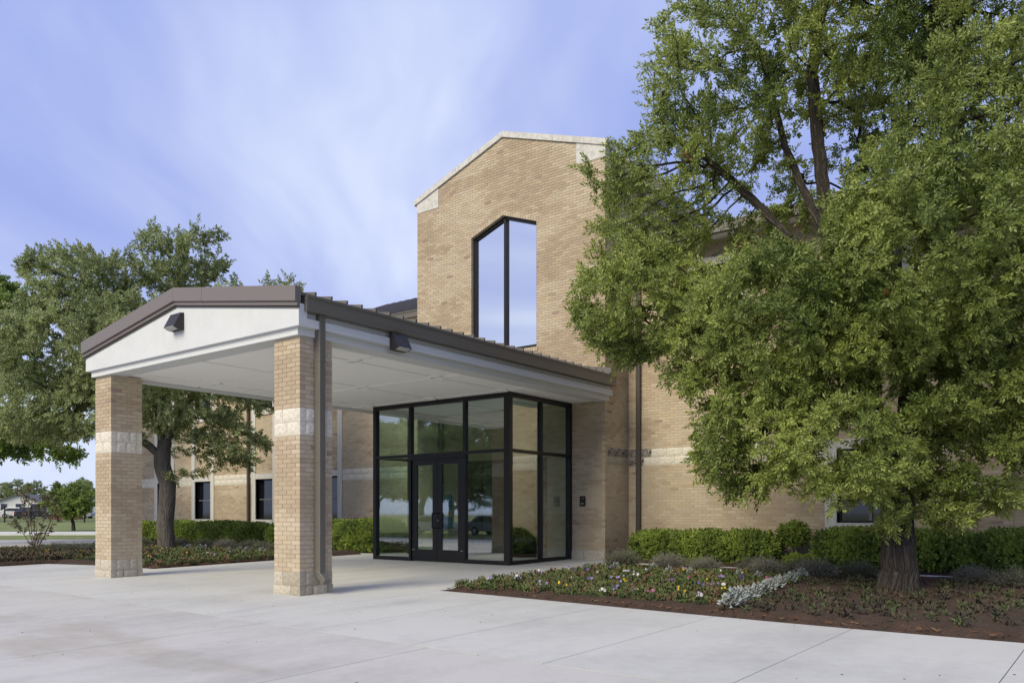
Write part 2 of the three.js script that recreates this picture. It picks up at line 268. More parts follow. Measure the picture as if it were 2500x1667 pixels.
// ------------------------------------------------------------------ the two brick columns of the porch
const SOFFIT = 3.85;
function column(x1, zf, label, stained) {                            // x1: its right face, zf: its front face
  const S = 0.61, cx = x1 - S / 2, cz = zf - S / 2, c = thing('brick_column', label, 'column', V(cx, 0, cz), 0, 'brick columns carrying the porch roof');
  const h = S / 2;
  obj('mortar_core', bx(-h + 0.007, h - 0.007, -0.02, SOFFIT + 0.004, -h + 0.007, h - 0.007), M.mortar, c);
  const seen = [], rest = [], upper = Math.floor((SOFFIT - BAND1) / COURSE);
  for (const [y0, n, ph] of [[BASE, 30, 0], [BAND1 + 0.008, upper, 0]]) {
    const P = { pitch: 0.2067 };
    lay(seen, [-h, h], [1, 0], [0, 1], S, y0, n, { ...P, endA: 0, endB: 0 }); lay(seen, [h, h], [0, -1], [1, 0], S, y0, n, { ...P, endA: 1, endB: 1 });
    lay(rest, [h, -h], [-1, 0], [0, -1], S, y0, n, { ...P, endA: 0, endB: 0 }); lay(rest, [-h, -h], [0, 1], [-1, 0], S, y0, n, { ...P, endA: 1, endB: 1 });
  }
  seen.forEach((b) => oneBrick({ ...b }, c)); manyBricks(rest, c);
  const ring = (y0, y1, split, mat, mat2, out) => {
    const hh = y1 - y0 - 0.008, y = (y0 + y1) / 2, W = S + 2 * out, g = 0.008;
    for (const [sz, turn] of [[1, 0], [-1, Math.PI]]) { const k = sz > 0 ? split : 1 - split, w1 = W * k - g / 2, w2 = W * (1 - k) - g / 2; block(c, 'stone_block', w1, hh, -W / 2 + w1 / 2, y, sz * (h + out - 0.05), turn, mat); block(c, 'stone_block', w2, hh, W / 2 - w2 / 2, y, sz * (h + out - 0.05), turn, mat2); }
    for (const [sx, turn] of [[1, Math.PI / 2], [-1, -Math.PI / 2]]) { const D = W - 0.2 - 2 * g, k = 1 - split, w1 = D * k - g / 2, w2 = D * (1 - k) - g / 2; block(c, 'stone_block', w1, hh, sx * (h + out - 0.05), y, D / 2 - w1 / 2, turn, mat2); block(c, 'stone_block', w2, hh, sx * (h + out - 0.05), y, -D / 2 + w2 / 2, turn, mat); }
  };
  ring(-0.03, 0.145, 0.66, M.stone, stained ? M.stoneBase : M.stone, 0.012); ring(0.145, BASE - 0.004, 0.34, M.stone, stained ? M.stoneBase : M.stone, 0.004);
  ring(BAND0 + 0.004, BAND0 + 0.205, 0.5, M.stonePale, M.stonePale, 0.0); ring(BAND0 + 0.205, BAND1 + 0.004, 0.32, M.stonePale, M.stonePale, 0.0);
  return c;
}
column(-9.84, -7.70, 'brick column with the brown downspout strapped to its side', true);
column(-15.46, -7.70, 'brick column without a downspout, beside the flower bed and oak trunk', false);

// ------------------------------------------------------------------ the school building
const bld = thing('school_building', 'tan brick two-storey school with a gabled tower and brown metal roofs', 'building');
const TW = { x0: -16.0, x1: -9.92, z: -16.56, cx: -12.96, eave: 9.92, peak: 10.95 }, RZ = -17.68, LZ = -19.2, WEST = -38.5, EAST = 4.5;
const gable = (x) => TW.peak - Math.abs(x - TW.cx) * (TW.peak - TW.eave) / 3.04;
const WIN = { x0: -14.03, x1: -11.90, sill: 5.33, spring: 8.50, peak: 8.88 }, DOOR = { x0: -14.35, x1: -11.57, y1: 2.62 };
const winTop = (x) => WIN.peak - Math.abs(x + 12.965) * (WIN.peak - WIN.spring) / 1.065;
const wallPieces = [];
{
  const s = new THREE.Shape([[TW.x0 + 0.006, -0.1], [DOOR.x0, -0.1], [DOOR.x0, DOOR.y1], [DOOR.x1, DOOR.y1], [DOOR.x1, -0.1], [TW.x1 - 0.006, -0.1], [TW.x1 - 0.006, TW.eave - 0.02], [TW.cx, TW.peak - 0.02], [TW.x0 + 0.006, TW.eave - 0.02]].map((p) => new THREE.Vector2(...p)));
  s.holes.push(new THREE.Path([[WIN.x0 - 0.004, WIN.sill], [WIN.x1 + 0.004, WIN.sill], [WIN.x1 + 0.004, WIN.spring], [-12.965, WIN.peak], [WIN.x0 - 0.004, WIN.spring]].map((p) => new THREE.Vector2(...p))));
  const tower = obj('tower_wall', [uvMetres(new THREE.ExtrudeGeometry(s, { depth: 0.3, bevelEnabled: false }).translate(0, 0, TW.z - 0.307)), uvMetres(bx(TW.x0 + 0.006, TW.x0 + 0.3, -0.1, TW.eave - 0.1, TW.z - 0.307, -27)), uvMetres(bx(TW.x1 - 0.3, TW.x1 - 0.006, -0.1, TW.eave - 0.1, TW.z - 0.307, -27))], M.mortar, bld);
  wallPieces.push(tower);
}
function wingWall(name, x0, x1, z, holes) {
  const s = new THREE.Shape([[x0, -0.1], [x1, -0.1], [x1, 7.5], [x0, 7.5]].map((p) => new THREE.Vector2(...p)));
  for (const [a, b, c, d] of holes) s.holes.push(new THREE.Path([[a, c], [b, c], [b, d], [a, d]].map((p) => new THREE.Vector2(...p))));
  return obj(name, uvMetres(new THREE.ExtrudeGeometry(s, { depth: 0.3, bevelEnabled: false }).translate(0, 0, z - 0.307)), M.mortar, bld);
}
// windows of the wings: [x of the left strip, x of the right strip's outer side, upper only]
const leftBays = [[-34.63, -33.03], [-31.67, -30.04], [-27.45, -25.90], [-23.78, -22.18], [-37.7, -36.1]], rightBays = [[-5.23, -3.49]], rightHigh = [[-8.35, -6.95], [-5.23, -3.49], [-1.9, -0.5]];
const ST = 0.24, holesFor = (bays, y0, y1) => bays.map(([a, b]) => [a + ST, b - ST, y0, y1]);
const leftHoles = [...holesFor(leftBays, 1.0, 2.56), ...holesFor(leftBays, 5.28, 6.9)], rightHoles = [...holesFor(rightBays, 1.03, 2.56), ...holesFor(rightHigh, 5.2, 6.9)];
wingWall('wing_wall', WEST, TW.x0 + 0.3, LZ, leftHoles); wingWall('wing_wall', TW.x1 - 0.3, EAST, RZ, rightHoles);
obj('end_wall', [uvMetres(bx(WEST, WEST + 0.3, -0.1, 7.5, LZ - 0.31, -32))], M.mortar, bld);
obj('end_wall', [uvMetres(bx(EAST - 0.3, EAST, -0.1, 7.5, RZ - 0.31, -32))], M.mortar, bld);
obj('rear_wall', [bx(WEST, EAST, -0.1, 7.5, -32.3, -32)], M.mortar, bld);

const bricks = [];
lay(bricks, [TW.x0, TW.z], [1, 0], [0, 1], TW.x1 - TW.x0, BASE, 158, { endA: 0, endB: 0, top: (s) => gable(TW.x0 + s) - 0.1, holes: [[DOOR.x0 - TW.x0, DOOR.x1 - TW.x0, 0, DOOR.y1], [0, 0.80, 9.59, 12], [5.28, 6.1, 9.59, 12]] });
for (let i = bricks.length - 1; i >= 0; i--) {                       // cut the tall window and its brick head out of the tower's courses
  const b = bricks[i], x = TW.x0 + b.s, a = x - b.l / 2, c = x + b.l / 2; if (b.y < WIN.sill - 0.085) continue;
  const cut = (e) => b.y < winTop(e) + 0.115; if (a >= WIN.x1 || c <= WIN.x0) continue;
  if (!cut(clamp(x, WIN.x0, WIN.x1))) continue;
  bricks.splice(i, 1);
  if (a < WIN.x0 - 0.03) bricks.push({ ...b, s: (a + WIN.x0) / 2 - TW.x0, l: WIN.x0 - a }); if (c > WIN.x1 + 0.03) bricks.push({ ...b, s: (c + WIN.x1) / 2 - TW.x0, l: c - WIN.x1 });
}
lay(bricks, [TW.x1, TW.z], [0, -1], [1, 0], TW.z - RZ, BASE, 140, { endA: 1, holes: [[0.11, 2, BAND0 - 0.03, BAND1]] });
lay(bricks, [TW.x1, RZ], [0, -1], [1, 0], 2.5, 7.5, 36, {});
lay(bricks, [TW.x0, -20], [0, 1], [-1, 0], 3.44, BASE, 138, { endB: 1 });
const bandHoles = (bays, x0, z) => [[0, 100, BAND0 - 0.03, BAND1], ...bays.map(([a, b]) => [a - x0, b - x0, 0.80, 2.79]), ];
const stripHoles = (bays, x0) => bays.map(([a, b]) => [a - x0, b - x0, 0.80, 7.6]);
lay(bricks, [TW.x1 + 0.002, RZ], [1, 0], [0, 1], EAST - TW.x1, BASE, 105, { holes: [[0, 100, BAND0 - 0.03, BAND1], ...rightBays.map(([a, b]) => [a - TW.x1, b - TW.x1, 0.80, 2.79]), ...rightHigh.map(([a, b]) => [a - TW.x1, b - TW.x1, 4.98, 7.12])] });
lay(bricks, [WEST, LZ], [1, 0], [0, 1], TW.x0 - WEST, BASE, 105, { holes: [[0, 100, BAND0 - 0.03, BAND1], ...leftBays.map(([a, b]) => [a - WEST, a + ST - WEST, 0.80, 7.6]), ...leftBays.map(([a, b]) => [b - ST - WEST, b - WEST, 0.80, 7.6]), ...leftBays.flatMap(([a, b]) => [[a - WEST, b - WEST, 0.80, 2.79], [a - WEST, b - WEST, 5.02, 7.12]])] });
{
  const near = [], far = [];                                          // the bricks nearest the porch stand one by one, the rest in one mass
  for (const b of bricks) { const x = b.o[0] + b.t[0] * b.s, z = b.o[1] + b.t[1] * b.s; b.key = (b.n[1] > 0.5 && z > -16.6 && x > -10.82 && b.y > 0.3 && b.y < 3.8) || (b.n[0] > 0.5 && z > -17.7 && b.y < 3.6) ? 1 : (b.n[1] > 0.5 && Math.abs(z - RZ) < 0.01 && x > -9.5 && x < -6.4 && b.y > 1.1 && b.y < 2.38) ? 2 : 0; }
  const k1 = bricks.filter((b) => b.key === 1), k2 = bricks.filter((b) => b.key === 2); const pick = new Set([...k1, ...k2.sort((a, b) => b.y - a.y)].slice(0, 300));
  for (const b of bricks) (pick.has(b) ? near : far).push(b);
  near.forEach((b) => oneBrick(b, wallPieces[0])); manyBricks(far, bld);
}
// base stones, belt of split-face blocks
for (let x = TW.x0; x < TW.x1 - 0.01; x += 0.608) if (x + 0.6 < DOOR.x0 || x > DOOR.x1) block(bld, 'base_stone', 0.6, 0.36, Math.min(x, TW.x1 - 0.608) + 0.304, 0.165, TW.z - 0.045, 0, M.stone, 0.12);
for (let z = TW.z - 0.07; z > RZ; z -= 0.52) block(bld, 'base_stone', 0.5, 0.36, TW.x1 - 0.045, 0.165, z - 0.25, Math.PI / 2, M.stoneStained, 0.12);
for (let x = TW.x1 + 0.02; x < EAST; x += 0.608) block(bld, 'base_stone', 0.6, 0.36, x + 0.3, 0.165, RZ - 0.05, 0, M.stone, 0.12);
for (let x = WEST; x < TW.x0 - 0.6; x += 0.608) block(bld, 'base_stone', 0.6, 0.36, x + 0.3, 0.165, LZ - 0.05, 0, M.stone, 0.12);
function belt(x0, x1, z, gaps, pale) {
  for (const r of [0, 1]) for (let x = x0 - (r ? 0.2 : 0); x < x1 - 0.05; x += 0.406) {
    let parts = [[Math.max(x, x0), Math.min(x + 0.398, x1)]];
    for (const [a, b] of gaps) parts = parts.flatMap(([p, q]) => q <= a || p >= b ? [[p, q]] : [[p, Math.min(q, a)], [Math.max(p, b), q]].filter(([e, f]) => f - e > 0.05));
    for (const [p, q] of parts) block(bld, 'belt_block', q - p, 0.195, (p + q) / 2, BAND0 + 0.1 + r * 0.203, z - 0.05, 0, pale((p + q) / 2, r));
  }
}
belt(TW.x1 + 0.01, EAST, RZ, rightBays, (x, r) => x < -9.5 ? M.stoneStained : M.stonePale);
belt(WEST, TW.x0, LZ, leftBays, () => M.stonePale);
for (const r of [0, 1]) for (let i = 0; i < 3; i++) { const w = r ? [0.32, 0.36, 0.28][i] : [0.5, 0.4, 0.08][i], z = TW.z - 0.12 - (r ? [0, 0.328, 0.696][i] : [0, 0.508, 0.916][i]); block(bld, 'belt_block', w, 0.195, TW.x1 - 0.05, BAND0 + 0.1 + r * 0.203, z - w / 2, Math.PI / 2, r ? M.stoneStained : M.stoneBase); }
// gable corners and coping of the tower
const slope = (TW.peak - TW.eave) / 3.04;
for (const sgn of [-1, 1]) {
  const xo = sgn < 0 ? TW.x0 - 0.01 : TW.x1 + 0.01, xi = xo - sgn * 0.81;
  obj('corner_stone', uvMetres(prism([[xo, 9.59], [xi, 9.59], [xi, gable(xi) - 0.06], [xo, gable(xo) - 0.06]].sort(() => 0), TW.z - 0.2, TW.z + 0.012)), M.limestone, bld);
  for (let i = 0; i < 4; i++) {
    const a = TW.cx + sgn * (i * 0.79 + 0.003), b = TW.cx + sgn * Math.min((i + 1) * 0.79 - 0.003, 3.13), t = 0.15;
    obj('coping_stone', uvMetres(prism([[a, gable(a) - 0.07], [b, gable(b) - 0.07], [b, gable(b) - 0.07 + t], [a, gable(a) - 0.07 + t]], TW.z - 0.38, TW.z + 0.045)), M.limestone, bld);
  }
  obj('tower_gutter', [bx(sgn < 0 ? TW.x0 - 0.16 : TW.x1 + 0.16, sgn < 0 ? TW.x0 - 0.01 : TW.x1 + 0.01, 9.18, 9.36, TW.z - 0.5, -27)], M.bronze, bld);
  obj('tower_roof', prism([[TW.cx, TW.peak - 0.35], [TW.cx + sgn * 3.2, TW.eave - 0.45], [TW.cx + sgn * 3.2, TW.eave - 0.51], [TW.cx, TW.peak - 0.41]], TW.z - 0.31, -27), M.bronze, bld);
}
// tall window in the tower
{
  const w = new THREE.Group(); w.name = 'tower_window'; bld.add(w); const zf = TW.z - 0.10, f = 0.07, cx = -12.965;
  for (const sgn of [-1, 1]) {
    const xo = sgn < 0 ? WIN.x0 + 0.005 : WIN.x1 - 0.005;
    obj('window_frame', prism([[xo, WIN.sill + 0.07], [xo - sgn * f, WIN.sill + 0.07], [xo - sgn * f, winTop(xo - sgn * f) - f], [cx, WIN.peak - f], [cx, WIN.peak - 0.005], [xo, winTop(xo) - 0.005]], zf - 0.12, zf), M.black, w);
    const a = cx + sgn * 0.035, b = xo - sgn * f;
    obj('window_pane', prism([[a, WIN.sill + 0.14], [b, WIN.sill + 0.14], [b, winTop(b) - f], [a, winTop(a) - f]], zf - 0.075, zf - 0.06), M.mirror, w);
    for (let i = 0; i < 13; i++) {                                       // brick head following the slope
      const p = cx + sgn * (0.004 + i * 0.081), q = p + sgn * 0.073, e = 0.006; if (Math.abs(q - cx) > 1.09) continue;
      const lift = (x) => winTop(x); obj('brick', prism([[p, lift(p) + e], [q, lift(q) + e], [q, lift(q) + 0.105], [p, lift(p) + 0.105]], TW.z - 0.1, TW.z + 0.003), M.bricks[[1, 3, 5, 0][i % 4]], w);
    }
  }
  obj('mullion', bx(cx - 0.035, cx + 0.035, WIN.sill + 0.14, WIN.peak - f - 0.005, zf - 0.12, zf + 0.012), M.black, w); obj('bottom_rail', bx(WIN.x0 + f, WIN.x1 - f, WIN.sill + 0.07, WIN.sill + 0.14, zf - 0.12, zf), M.black, w);
  for (let i = 0; i < 31; i++) obj('brick', bx(WIN.x0 - 0.05 + i * 0.0718, WIN.x0 - 0.05 + i * 0.0718 + 0.063, WIN.sill - 0.06, WIN.sill + 0.05, TW.z - 0.18, TW.z + 0.02), M.bricks[[1, 3, 5, 6][i % 4]], w);
}
// stone-framed windows of the wings
function wingWindow(x0, x1, z, y0, y1, { strips, low, mullion }) {
  const w = new THREE.Group(); w.name = 'window'; bld.add(w); const a = x0 + ST, b = x1 - ST, zp = z + 0.03;
  obj('lintel', rbx(a + 0.002, b - 0.002, y1, y1 + 0.2, z - 0.2, zp, 0.006), M.limestone, w); obj('sill', rbx(a + 0.002, b - 0.002, y0 - 0.21, y0, z - 0.2, zp + 0.02, 0.006), M.limestone, w);
  if (strips) for (const [p, q] of [[x0, a], [b, x1]]) obj('jamb_stone', rbx(p, q, low, strips, z - 0.2, zp, 0.006), M.limestone, w);
  const zg = z - 0.16, f = 0.05; obj('window_frame', [bx(a, b, y0, y0 + f, zg - 0.05, zg + 0.03), bx(a, b, y1 - f, y1, zg - 0.05, zg + 0.03), bx(a, a + f, y0 + f, y1 - f, zg - 0.05, zg + 0.03), bx(b - f, b, y0 + f, y1 - f, zg - 0.05, zg + 0.03)], M.black, w);
  const m = mullion ? [[a + f, (a + b) / 2 - 0.03, y0 + f, y1 - f], [(a + b) / 2 + 0.03, b - f, y0 + f, y1 - f]] : [[a + f, b - f, y0 + f, (y0 + y1) / 2 - 0.025], [a + f, b - f, (y0 + y1) / 2 + 0.025, y1 - f]];
  obj('meeting_rail', mullion ? bx((a + b) / 2 - 0.03, (a + b) / 2 + 0.03, y0 + f, y1 - f, zg - 0.04, zg + 0.025) : bx(a + f, b - f, (y0 + y1) / 2 - 0.025, (y0 + y1) / 2 + 0.025, zg - 0.04, zg + 0.025), M.rail, w);
  m.forEach(([p, q, c, d], i) => obj('window_pane', bx(p, q, c, d, zg - 0.02 - i * 0.012, zg - 0.01 - i * 0.012), M.darkGlass, w));
}
for (const [a, b] of leftBays) { wingWindow(a, b, LZ, 1.0, 2.56, { strips: 7.48, low: 0.79 }); wingWindow(a, b, LZ, 5.24, 6.9, {}); }
for (const [a, b] of rightBays) wingWindow(a, b, RZ, 1.03, 2.56, { strips: 2.785, low: 0.80, mullion: true });
for (const [a, b] of rightHigh) wingWindow(a, b, RZ, 5.2, 6.9, { strips: 7.12, low: 4.98, mullion: true });
// wing roofs with standing seams, eaves
function wingRoof(x0, x1, z, seams) {
  const e = z + 0.55, top = 10.3, zr = -25, k = (top - 7.62) / (e - zr);
  const r = obj('wing_roof', uvMetres(new THREE.BufferGeometry().copy(new THREE.ExtrudeGeometry(new THREE.Shape([[e, 7.62], [zr, top], [-32.8, 7.62], [-32.8, 7.55], [zr, top - 0.07], [e, 7.55]].map((p) => new THREE.Vector2(-p[0], p[1]))), { depth: x1 - x0, bevelEnabled: false })).rotateY(Math.PI / 2).translate(x0, 0, 0)), M.bronze, bld);
  const len = Math.hypot(top - 7.62, e - zr), ang = Math.atan2(top - 7.62, e - zr);
  for (let x = x0 + 0.2; x < x1; x += 0.41) { const g = new THREE.BoxGeometry(0.03, 0.05, len).rotateX(ang).translate(x, (7.62 + top) / 2 + 0.025, (e + zr) / 2); if (seams(x)) obj('roof_seam', g, M.bronze, r); }
  obj('eave_soffit', bx(x0, x1, 7.48, 7.52, z - 0.2, e - 0.02), M.soffit, bld); obj('eave_gutter', [bx(x0, x1, 7.40, 7.60, e - 0.01, e + 0.13), bx(x0, x1, 7.575, 7.615, e + 0.13, e + 0.15)], M.bronze, bld);
}
wingRoof(WEST - 0.3, TW.x0 - 0.02, LZ, (x) => x > -26); wingRoof(TW.x1 + 0.02, EAST + 0.3, RZ, (x) => x < -3);
function downpipe(parent, name, x, z, y0, y1, turn = 0, kick = true, deep = 0.104) {
  const d = new THREE.Group(); d.name = name; d.position.set(x, 0, z); d.rotation.y = turn; parent.add(d);
  obj('pipe', rbx(-0.055, 0.055, y0 + 0.12, y1, 0.004, deep, 0.008), M.bronzeDark, d);
  if (kick) obj('kickout', rbx(-0.058, 0.058, -0.12, 0.12, -0.05, 0.05, 0.008).rotateX(-0.9).translate(0, y0 + 0.07, 0.14), M.bronzeDark, d);
  for (let y = y1 - 0.7; y > y0 + 0.3; y -= 1.5) obj('strap', rbx(-0.059, 0.059, y, y + 0.035, 0.0, deep + 0.004, 0.006), M.bronzeDark, d);
  return d;
}
downpipe(bld, 'downspout', -9.62, RZ, 0.2, 7.45); downpipe(bld, 'downspout', -27.62, LZ, 0.2, 7.45);
obj('wall_vent', rbx(-29.1, -28.45, 3.72, 3.98, LZ - 0.02, LZ + 0.03, 0.006), M.limestone, bld);
obj('control_joint', bx(-1.83, -1.815, 0.3, 7.4, RZ - 0.01, RZ + 0.005), M.joint, bld);
// lobby behind the vestibule
obj('lobby', [bx(-15.6, -10.3, -0.05, 0.12, -24, -16.88), bx(-15.6, -10.3, 3.0, 3.1, -24, -16.88), bx(-15.7, -15.6, -0.05, 3.1, -24, -16.88), bx(-10.3, -10.2, -0.05, 3.1, -24, -16.88), bx(-15.7, -10.2, -0.05, 3.1, -24.1, -24)], M.plain(0.22, 0.2, 0.17), bld);
{
  const w = new THREE.Group(); w.name = 'lobby_screen'; bld.add(w); const z = TW.z - 0.2, y0 = 0.13, xs = [DOOR.x0, -13.85, -12.96, -12.07, DOOR.x1];
  xs.forEach((x, i) => obj('mullion', bx(x + (i === 0 ? 0.002 : -0.03), x + (i === 4 ? -0.002 : 0.03), y0, DOOR.y1 - 0.002, z - 0.05, z + 0.05), M.black, w));
  for (let i = 0; i < 4; i++) { obj('rail', [bx(xs[i] + 0.03, xs[i + 1] - 0.03, DOOR.y1 - 0.08, DOOR.y1 - 0.004, z - 0.045, z + 0.045), bx(xs[i] + 0.03, xs[i + 1] - 0.03, 2.18, 2.25, z - 0.045, z + 0.045), bx(xs[i] + 0.03, xs[i + 1] - 0.03, y0, y0 + (i % 3 ? 0.25 : 0.1), z - 0.045, z + 0.045)], M.black, w); obj('glass_pane', bx(xs[i] + 0.03, xs[i + 1] - 0.03, y0 + 0.25, DOOR.y1 - 0.08, z - 0.003, z + 0.003), M.darkGlass, w); }
}

// ------------------------------------------------------------------ the entrance canopy
const can = thing('entrance_canopy', 'white-gabled entrance canopy with brown ribbed metal roof and gutters', 'canopy');
const CX = -12.955, CL = -16.1, CR = -9.81, FZ = -7.58, BZ = -16.55;
const rakeTop = (x) => 5.03 - Math.abs(x - CX) * 0.155;
obj('gable_panel', uvMetres(prism([[CL - 0.1, 3.965], [CR + 0.1, 3.965], [CR + 0.1, rakeTop(CR + 0.1) - 0.24], [CX, rakeTop(CX) - 0.24], [CL - 0.1, rakeTop(CL - 0.1) - 0.24]], FZ, FZ - 0.15), 1), M.white, can);
obj('lower_trim', bx(CL, CR, SOFFIT + 0.003, 3.965, FZ - 0.06, FZ - 0.42), M.white, can);
for (const s of [-1, 1]) {
  const xo = s < 0 ? CL : CR;
  obj('lower_trim', bx(xo, xo - s * 0.36, SOFFIT + 0.003, 3.965, FZ - 0.42, BZ), M.white, can);
  obj('upper_trim', bx(xo + s * 0.1, xo - s * 0.3, 3.965, 4.085, FZ - 0.15, BZ), M.white, can);
  obj('fascia_board', bx(xo + s * 0.02, xo - s * 0.1, 4.085, 4.33, FZ - 0.15, BZ), M.white, can);
  // gutter: a trough with a rolled lip
  const g0 = xo + s * 0.022, g1 = xo + s * 0.165, zz0 = FZ - 0.10, zz1 = BZ - 0.06;
  obj('gutter', [bx(g0, g1, 4.185, 4.20, zz0, zz1), bx(g1 - s * 0.012, g1, 4.20, 4.385, zz0, zz1), bx(g1 - s * 0.02, g1 + s * 0.012, 4.385, 4.42, zz0, zz1), bx(g0, g1 - s * 0.012, 4.20, 4.40, zz0, zz0 - 0.01), bx(g0, g0 + s * 0.01, 4.20, 4.40, zz0 - 0.01, zz1)], M.bronze, can);
  // roof plane and its seams
  const xe = xo + s * 0.09, ye = rakeTop(xe) - 0.075, yr = rakeTop(CX) - 0.075;
  const roof = obj('roof_panel', uvMetres(prism([[CX, yr], [xe, ye], [xe, ye - 0.04], [CX, yr - 0.04]], FZ + 0.02, BZ)), M.bronze, can);
  const len = Math.hypot(xe - CX, yr - ye), ang = Math.atan2(ye - yr, (xe - CX)) ;
  for (let z = FZ - 0.32; z > BZ + 0.05; z -= 0.305) obj('roof_seam', new THREE.BoxGeometry(len, 0.055, 0.032).rotateZ(s > 0 ? ang : Math.atan2(yr - ye, CX - xe)).translate((xe + CX) / 2, (ye + yr) / 2 + 0.027, z), M.bronze, roof);
  obj('head_flashing', prism([[CX, yr + 0.16], [xe, ye + 0.16], [xe, ye + 0.004], [CX, yr + 0.004]], BZ + 0.05, BZ - 0.005), M.bronze, can);
  // rake: deep panel, then two thinner steps
  for (const [a, b] of s > 0 ? [[0, 0.86], [0.864, 3.27]] : [[0, 3.27]]) {
    const p = CX + s * (a + 0.002), q = CX + s * b, R = (t0, t1) => [[p, rakeTop(p) - t0], [q, rakeTop(q) - t0], [q, rakeTop(q) - t1], [p, rakeTop(p) - t1]];
    obj('rake_fascia', prism(R(0, 0.225), FZ + 0.085, FZ - 0.02), M.rake, can); obj('rake_step', prism(R(0.226, 0.285), FZ + 0.05, FZ + 0.003), M.rake, can); obj('rake_step', prism(R(0.286, 0.315), FZ + 0.022, FZ + 0.003), M.bronzeDark, can);
  }
}
obj('ridge_cap', prism([[CX - 0.22, rakeTop(CX + 0.22) - 0.02], [CX, rakeTop(CX) + 0.015], [CX + 0.22, rakeTop(CX + 0.22) - 0.02], [CX + 0.22, rakeTop(CX + 0.22) - 0.05], [CX - 0.22, rakeTop(CX + 0.22) - 0.05]], FZ + 0.06, BZ), M.bronze, can);
// soffit panels with reveals between them, round downlights where the reveals cross
{
  const gx = [CL + 0.36, -15.06, -12.96, -10.86, CR - 0.36], gz = [FZ - 0.42, -9.67, -11.75, -13.84, BZ], r = 0.05;
  obj('soffit_backing', bx(CL + 0.361, CR - 0.361, 3.905, 3.93, FZ - 0.421, BZ), M.soffit, can);
  for (let i = 0; i < 4; i++) for (let j = 0; j < 4; j++) obj('soffit_panel', rbx(gx[i] + (i ? r : 0.012), gx[i + 1] - (i < 3 ? r : 0.012), SOFFIT + 0.022, 3.902, gz[j] - (j ? r : 0.012), gz[j + 1] + (j < 3 ? r : 0.002), 0.006), M.soffit, can);
  for (const x of [-15.06, -12.96, -10.86]) for (const z of [-9.67, -11.75, -13.84]) {
    const l = obj('downlight', new THREE.TorusGeometry(0.125, 0.02, 8, 28).rotateX(Math.PI / 2).translate(x, SOFFIT + 0.020, z), M.soffit, can);
    obj('downlight_lens', new THREE.CylinderGeometry(0.115, 0.115, 0.02, 28).translate(x, SOFFIT + 0.034, z), M.lens, l);
  }
}

{ const d = downpipe(can, 'downspout', -9.84, -8.01, 0.20, 4.186, Math.PI / 2, true, 0.145); d.children.forEach((m) => { m.material = M.bronze; }); }
// wall-pack lamps
function wallPack(pos, turn, label) {
  const t = thing('wall_lamp', label, 'lamp', pos, turn, 'wall lamps on the canopy');
  obj('housing', prism([[0, 0.14], [0.06, 0.14], [0.185, -0.10], [0.10, -0.14], [0, -0.14]].map(([a, b]) => [a, b]), -0.16, 0.16).rotateY(-Math.PI / 2), M.lampBody, t);
  obj('back_plate', rbx(-0.165, 0.165, -0.145, 0.145, -0.004, 0.03, 0.006), M.lampBody, t);
  obj('lens', rbx(-0.13, 0.13, -0.006, 0.006, -0.045, 0.045, 0.004).rotateX(-0.44 + Math.PI).translate(0, -0.123, 0.143), M.lens, t);
  obj('emblem', new THREE.TorusGeometry(0.05, 0.006, 6, 16, Math.PI).rotateX(-0.48).translate(0, -0.03, 0.148), M.bronzeDark, t);
  return t;
}
wallPack(V(CX + 0.05, 4.45, FZ), 0, 'dark wall lamp high on the white gable front');
wallPack(V(CR + 0.11, 4.03, -9.56), Math.PI / 2, 'dark wall lamp under the gutter past the brick column with downspout');
wallPack(V(CL - 0.11, 4.03, -9.56), -Math.PI / 2, 'dark wall lamp on the canopy edge near the oak trunk');
{ const r = rng(5), g = []; for (let i = 0; i < 40; i++) { const a = V(CR + 0.13 + r() * 0.1, 4.18 + r() * 0.05, -9.40 - r() * 0.22), b = a.clone().add(V((r() - 0.5) * 0.14, (r() - 0.5) * 0.07, (r() - 0.5) * 0.16)); g.push(rod(a, b, 0.003, 0.002, 4)); } tag(obj('bird_nest', g, M.plain(0.1, 0.075, 0.05)), 'scrap of twigs from a bird nest behind the side wall lamp', 'nest'); }

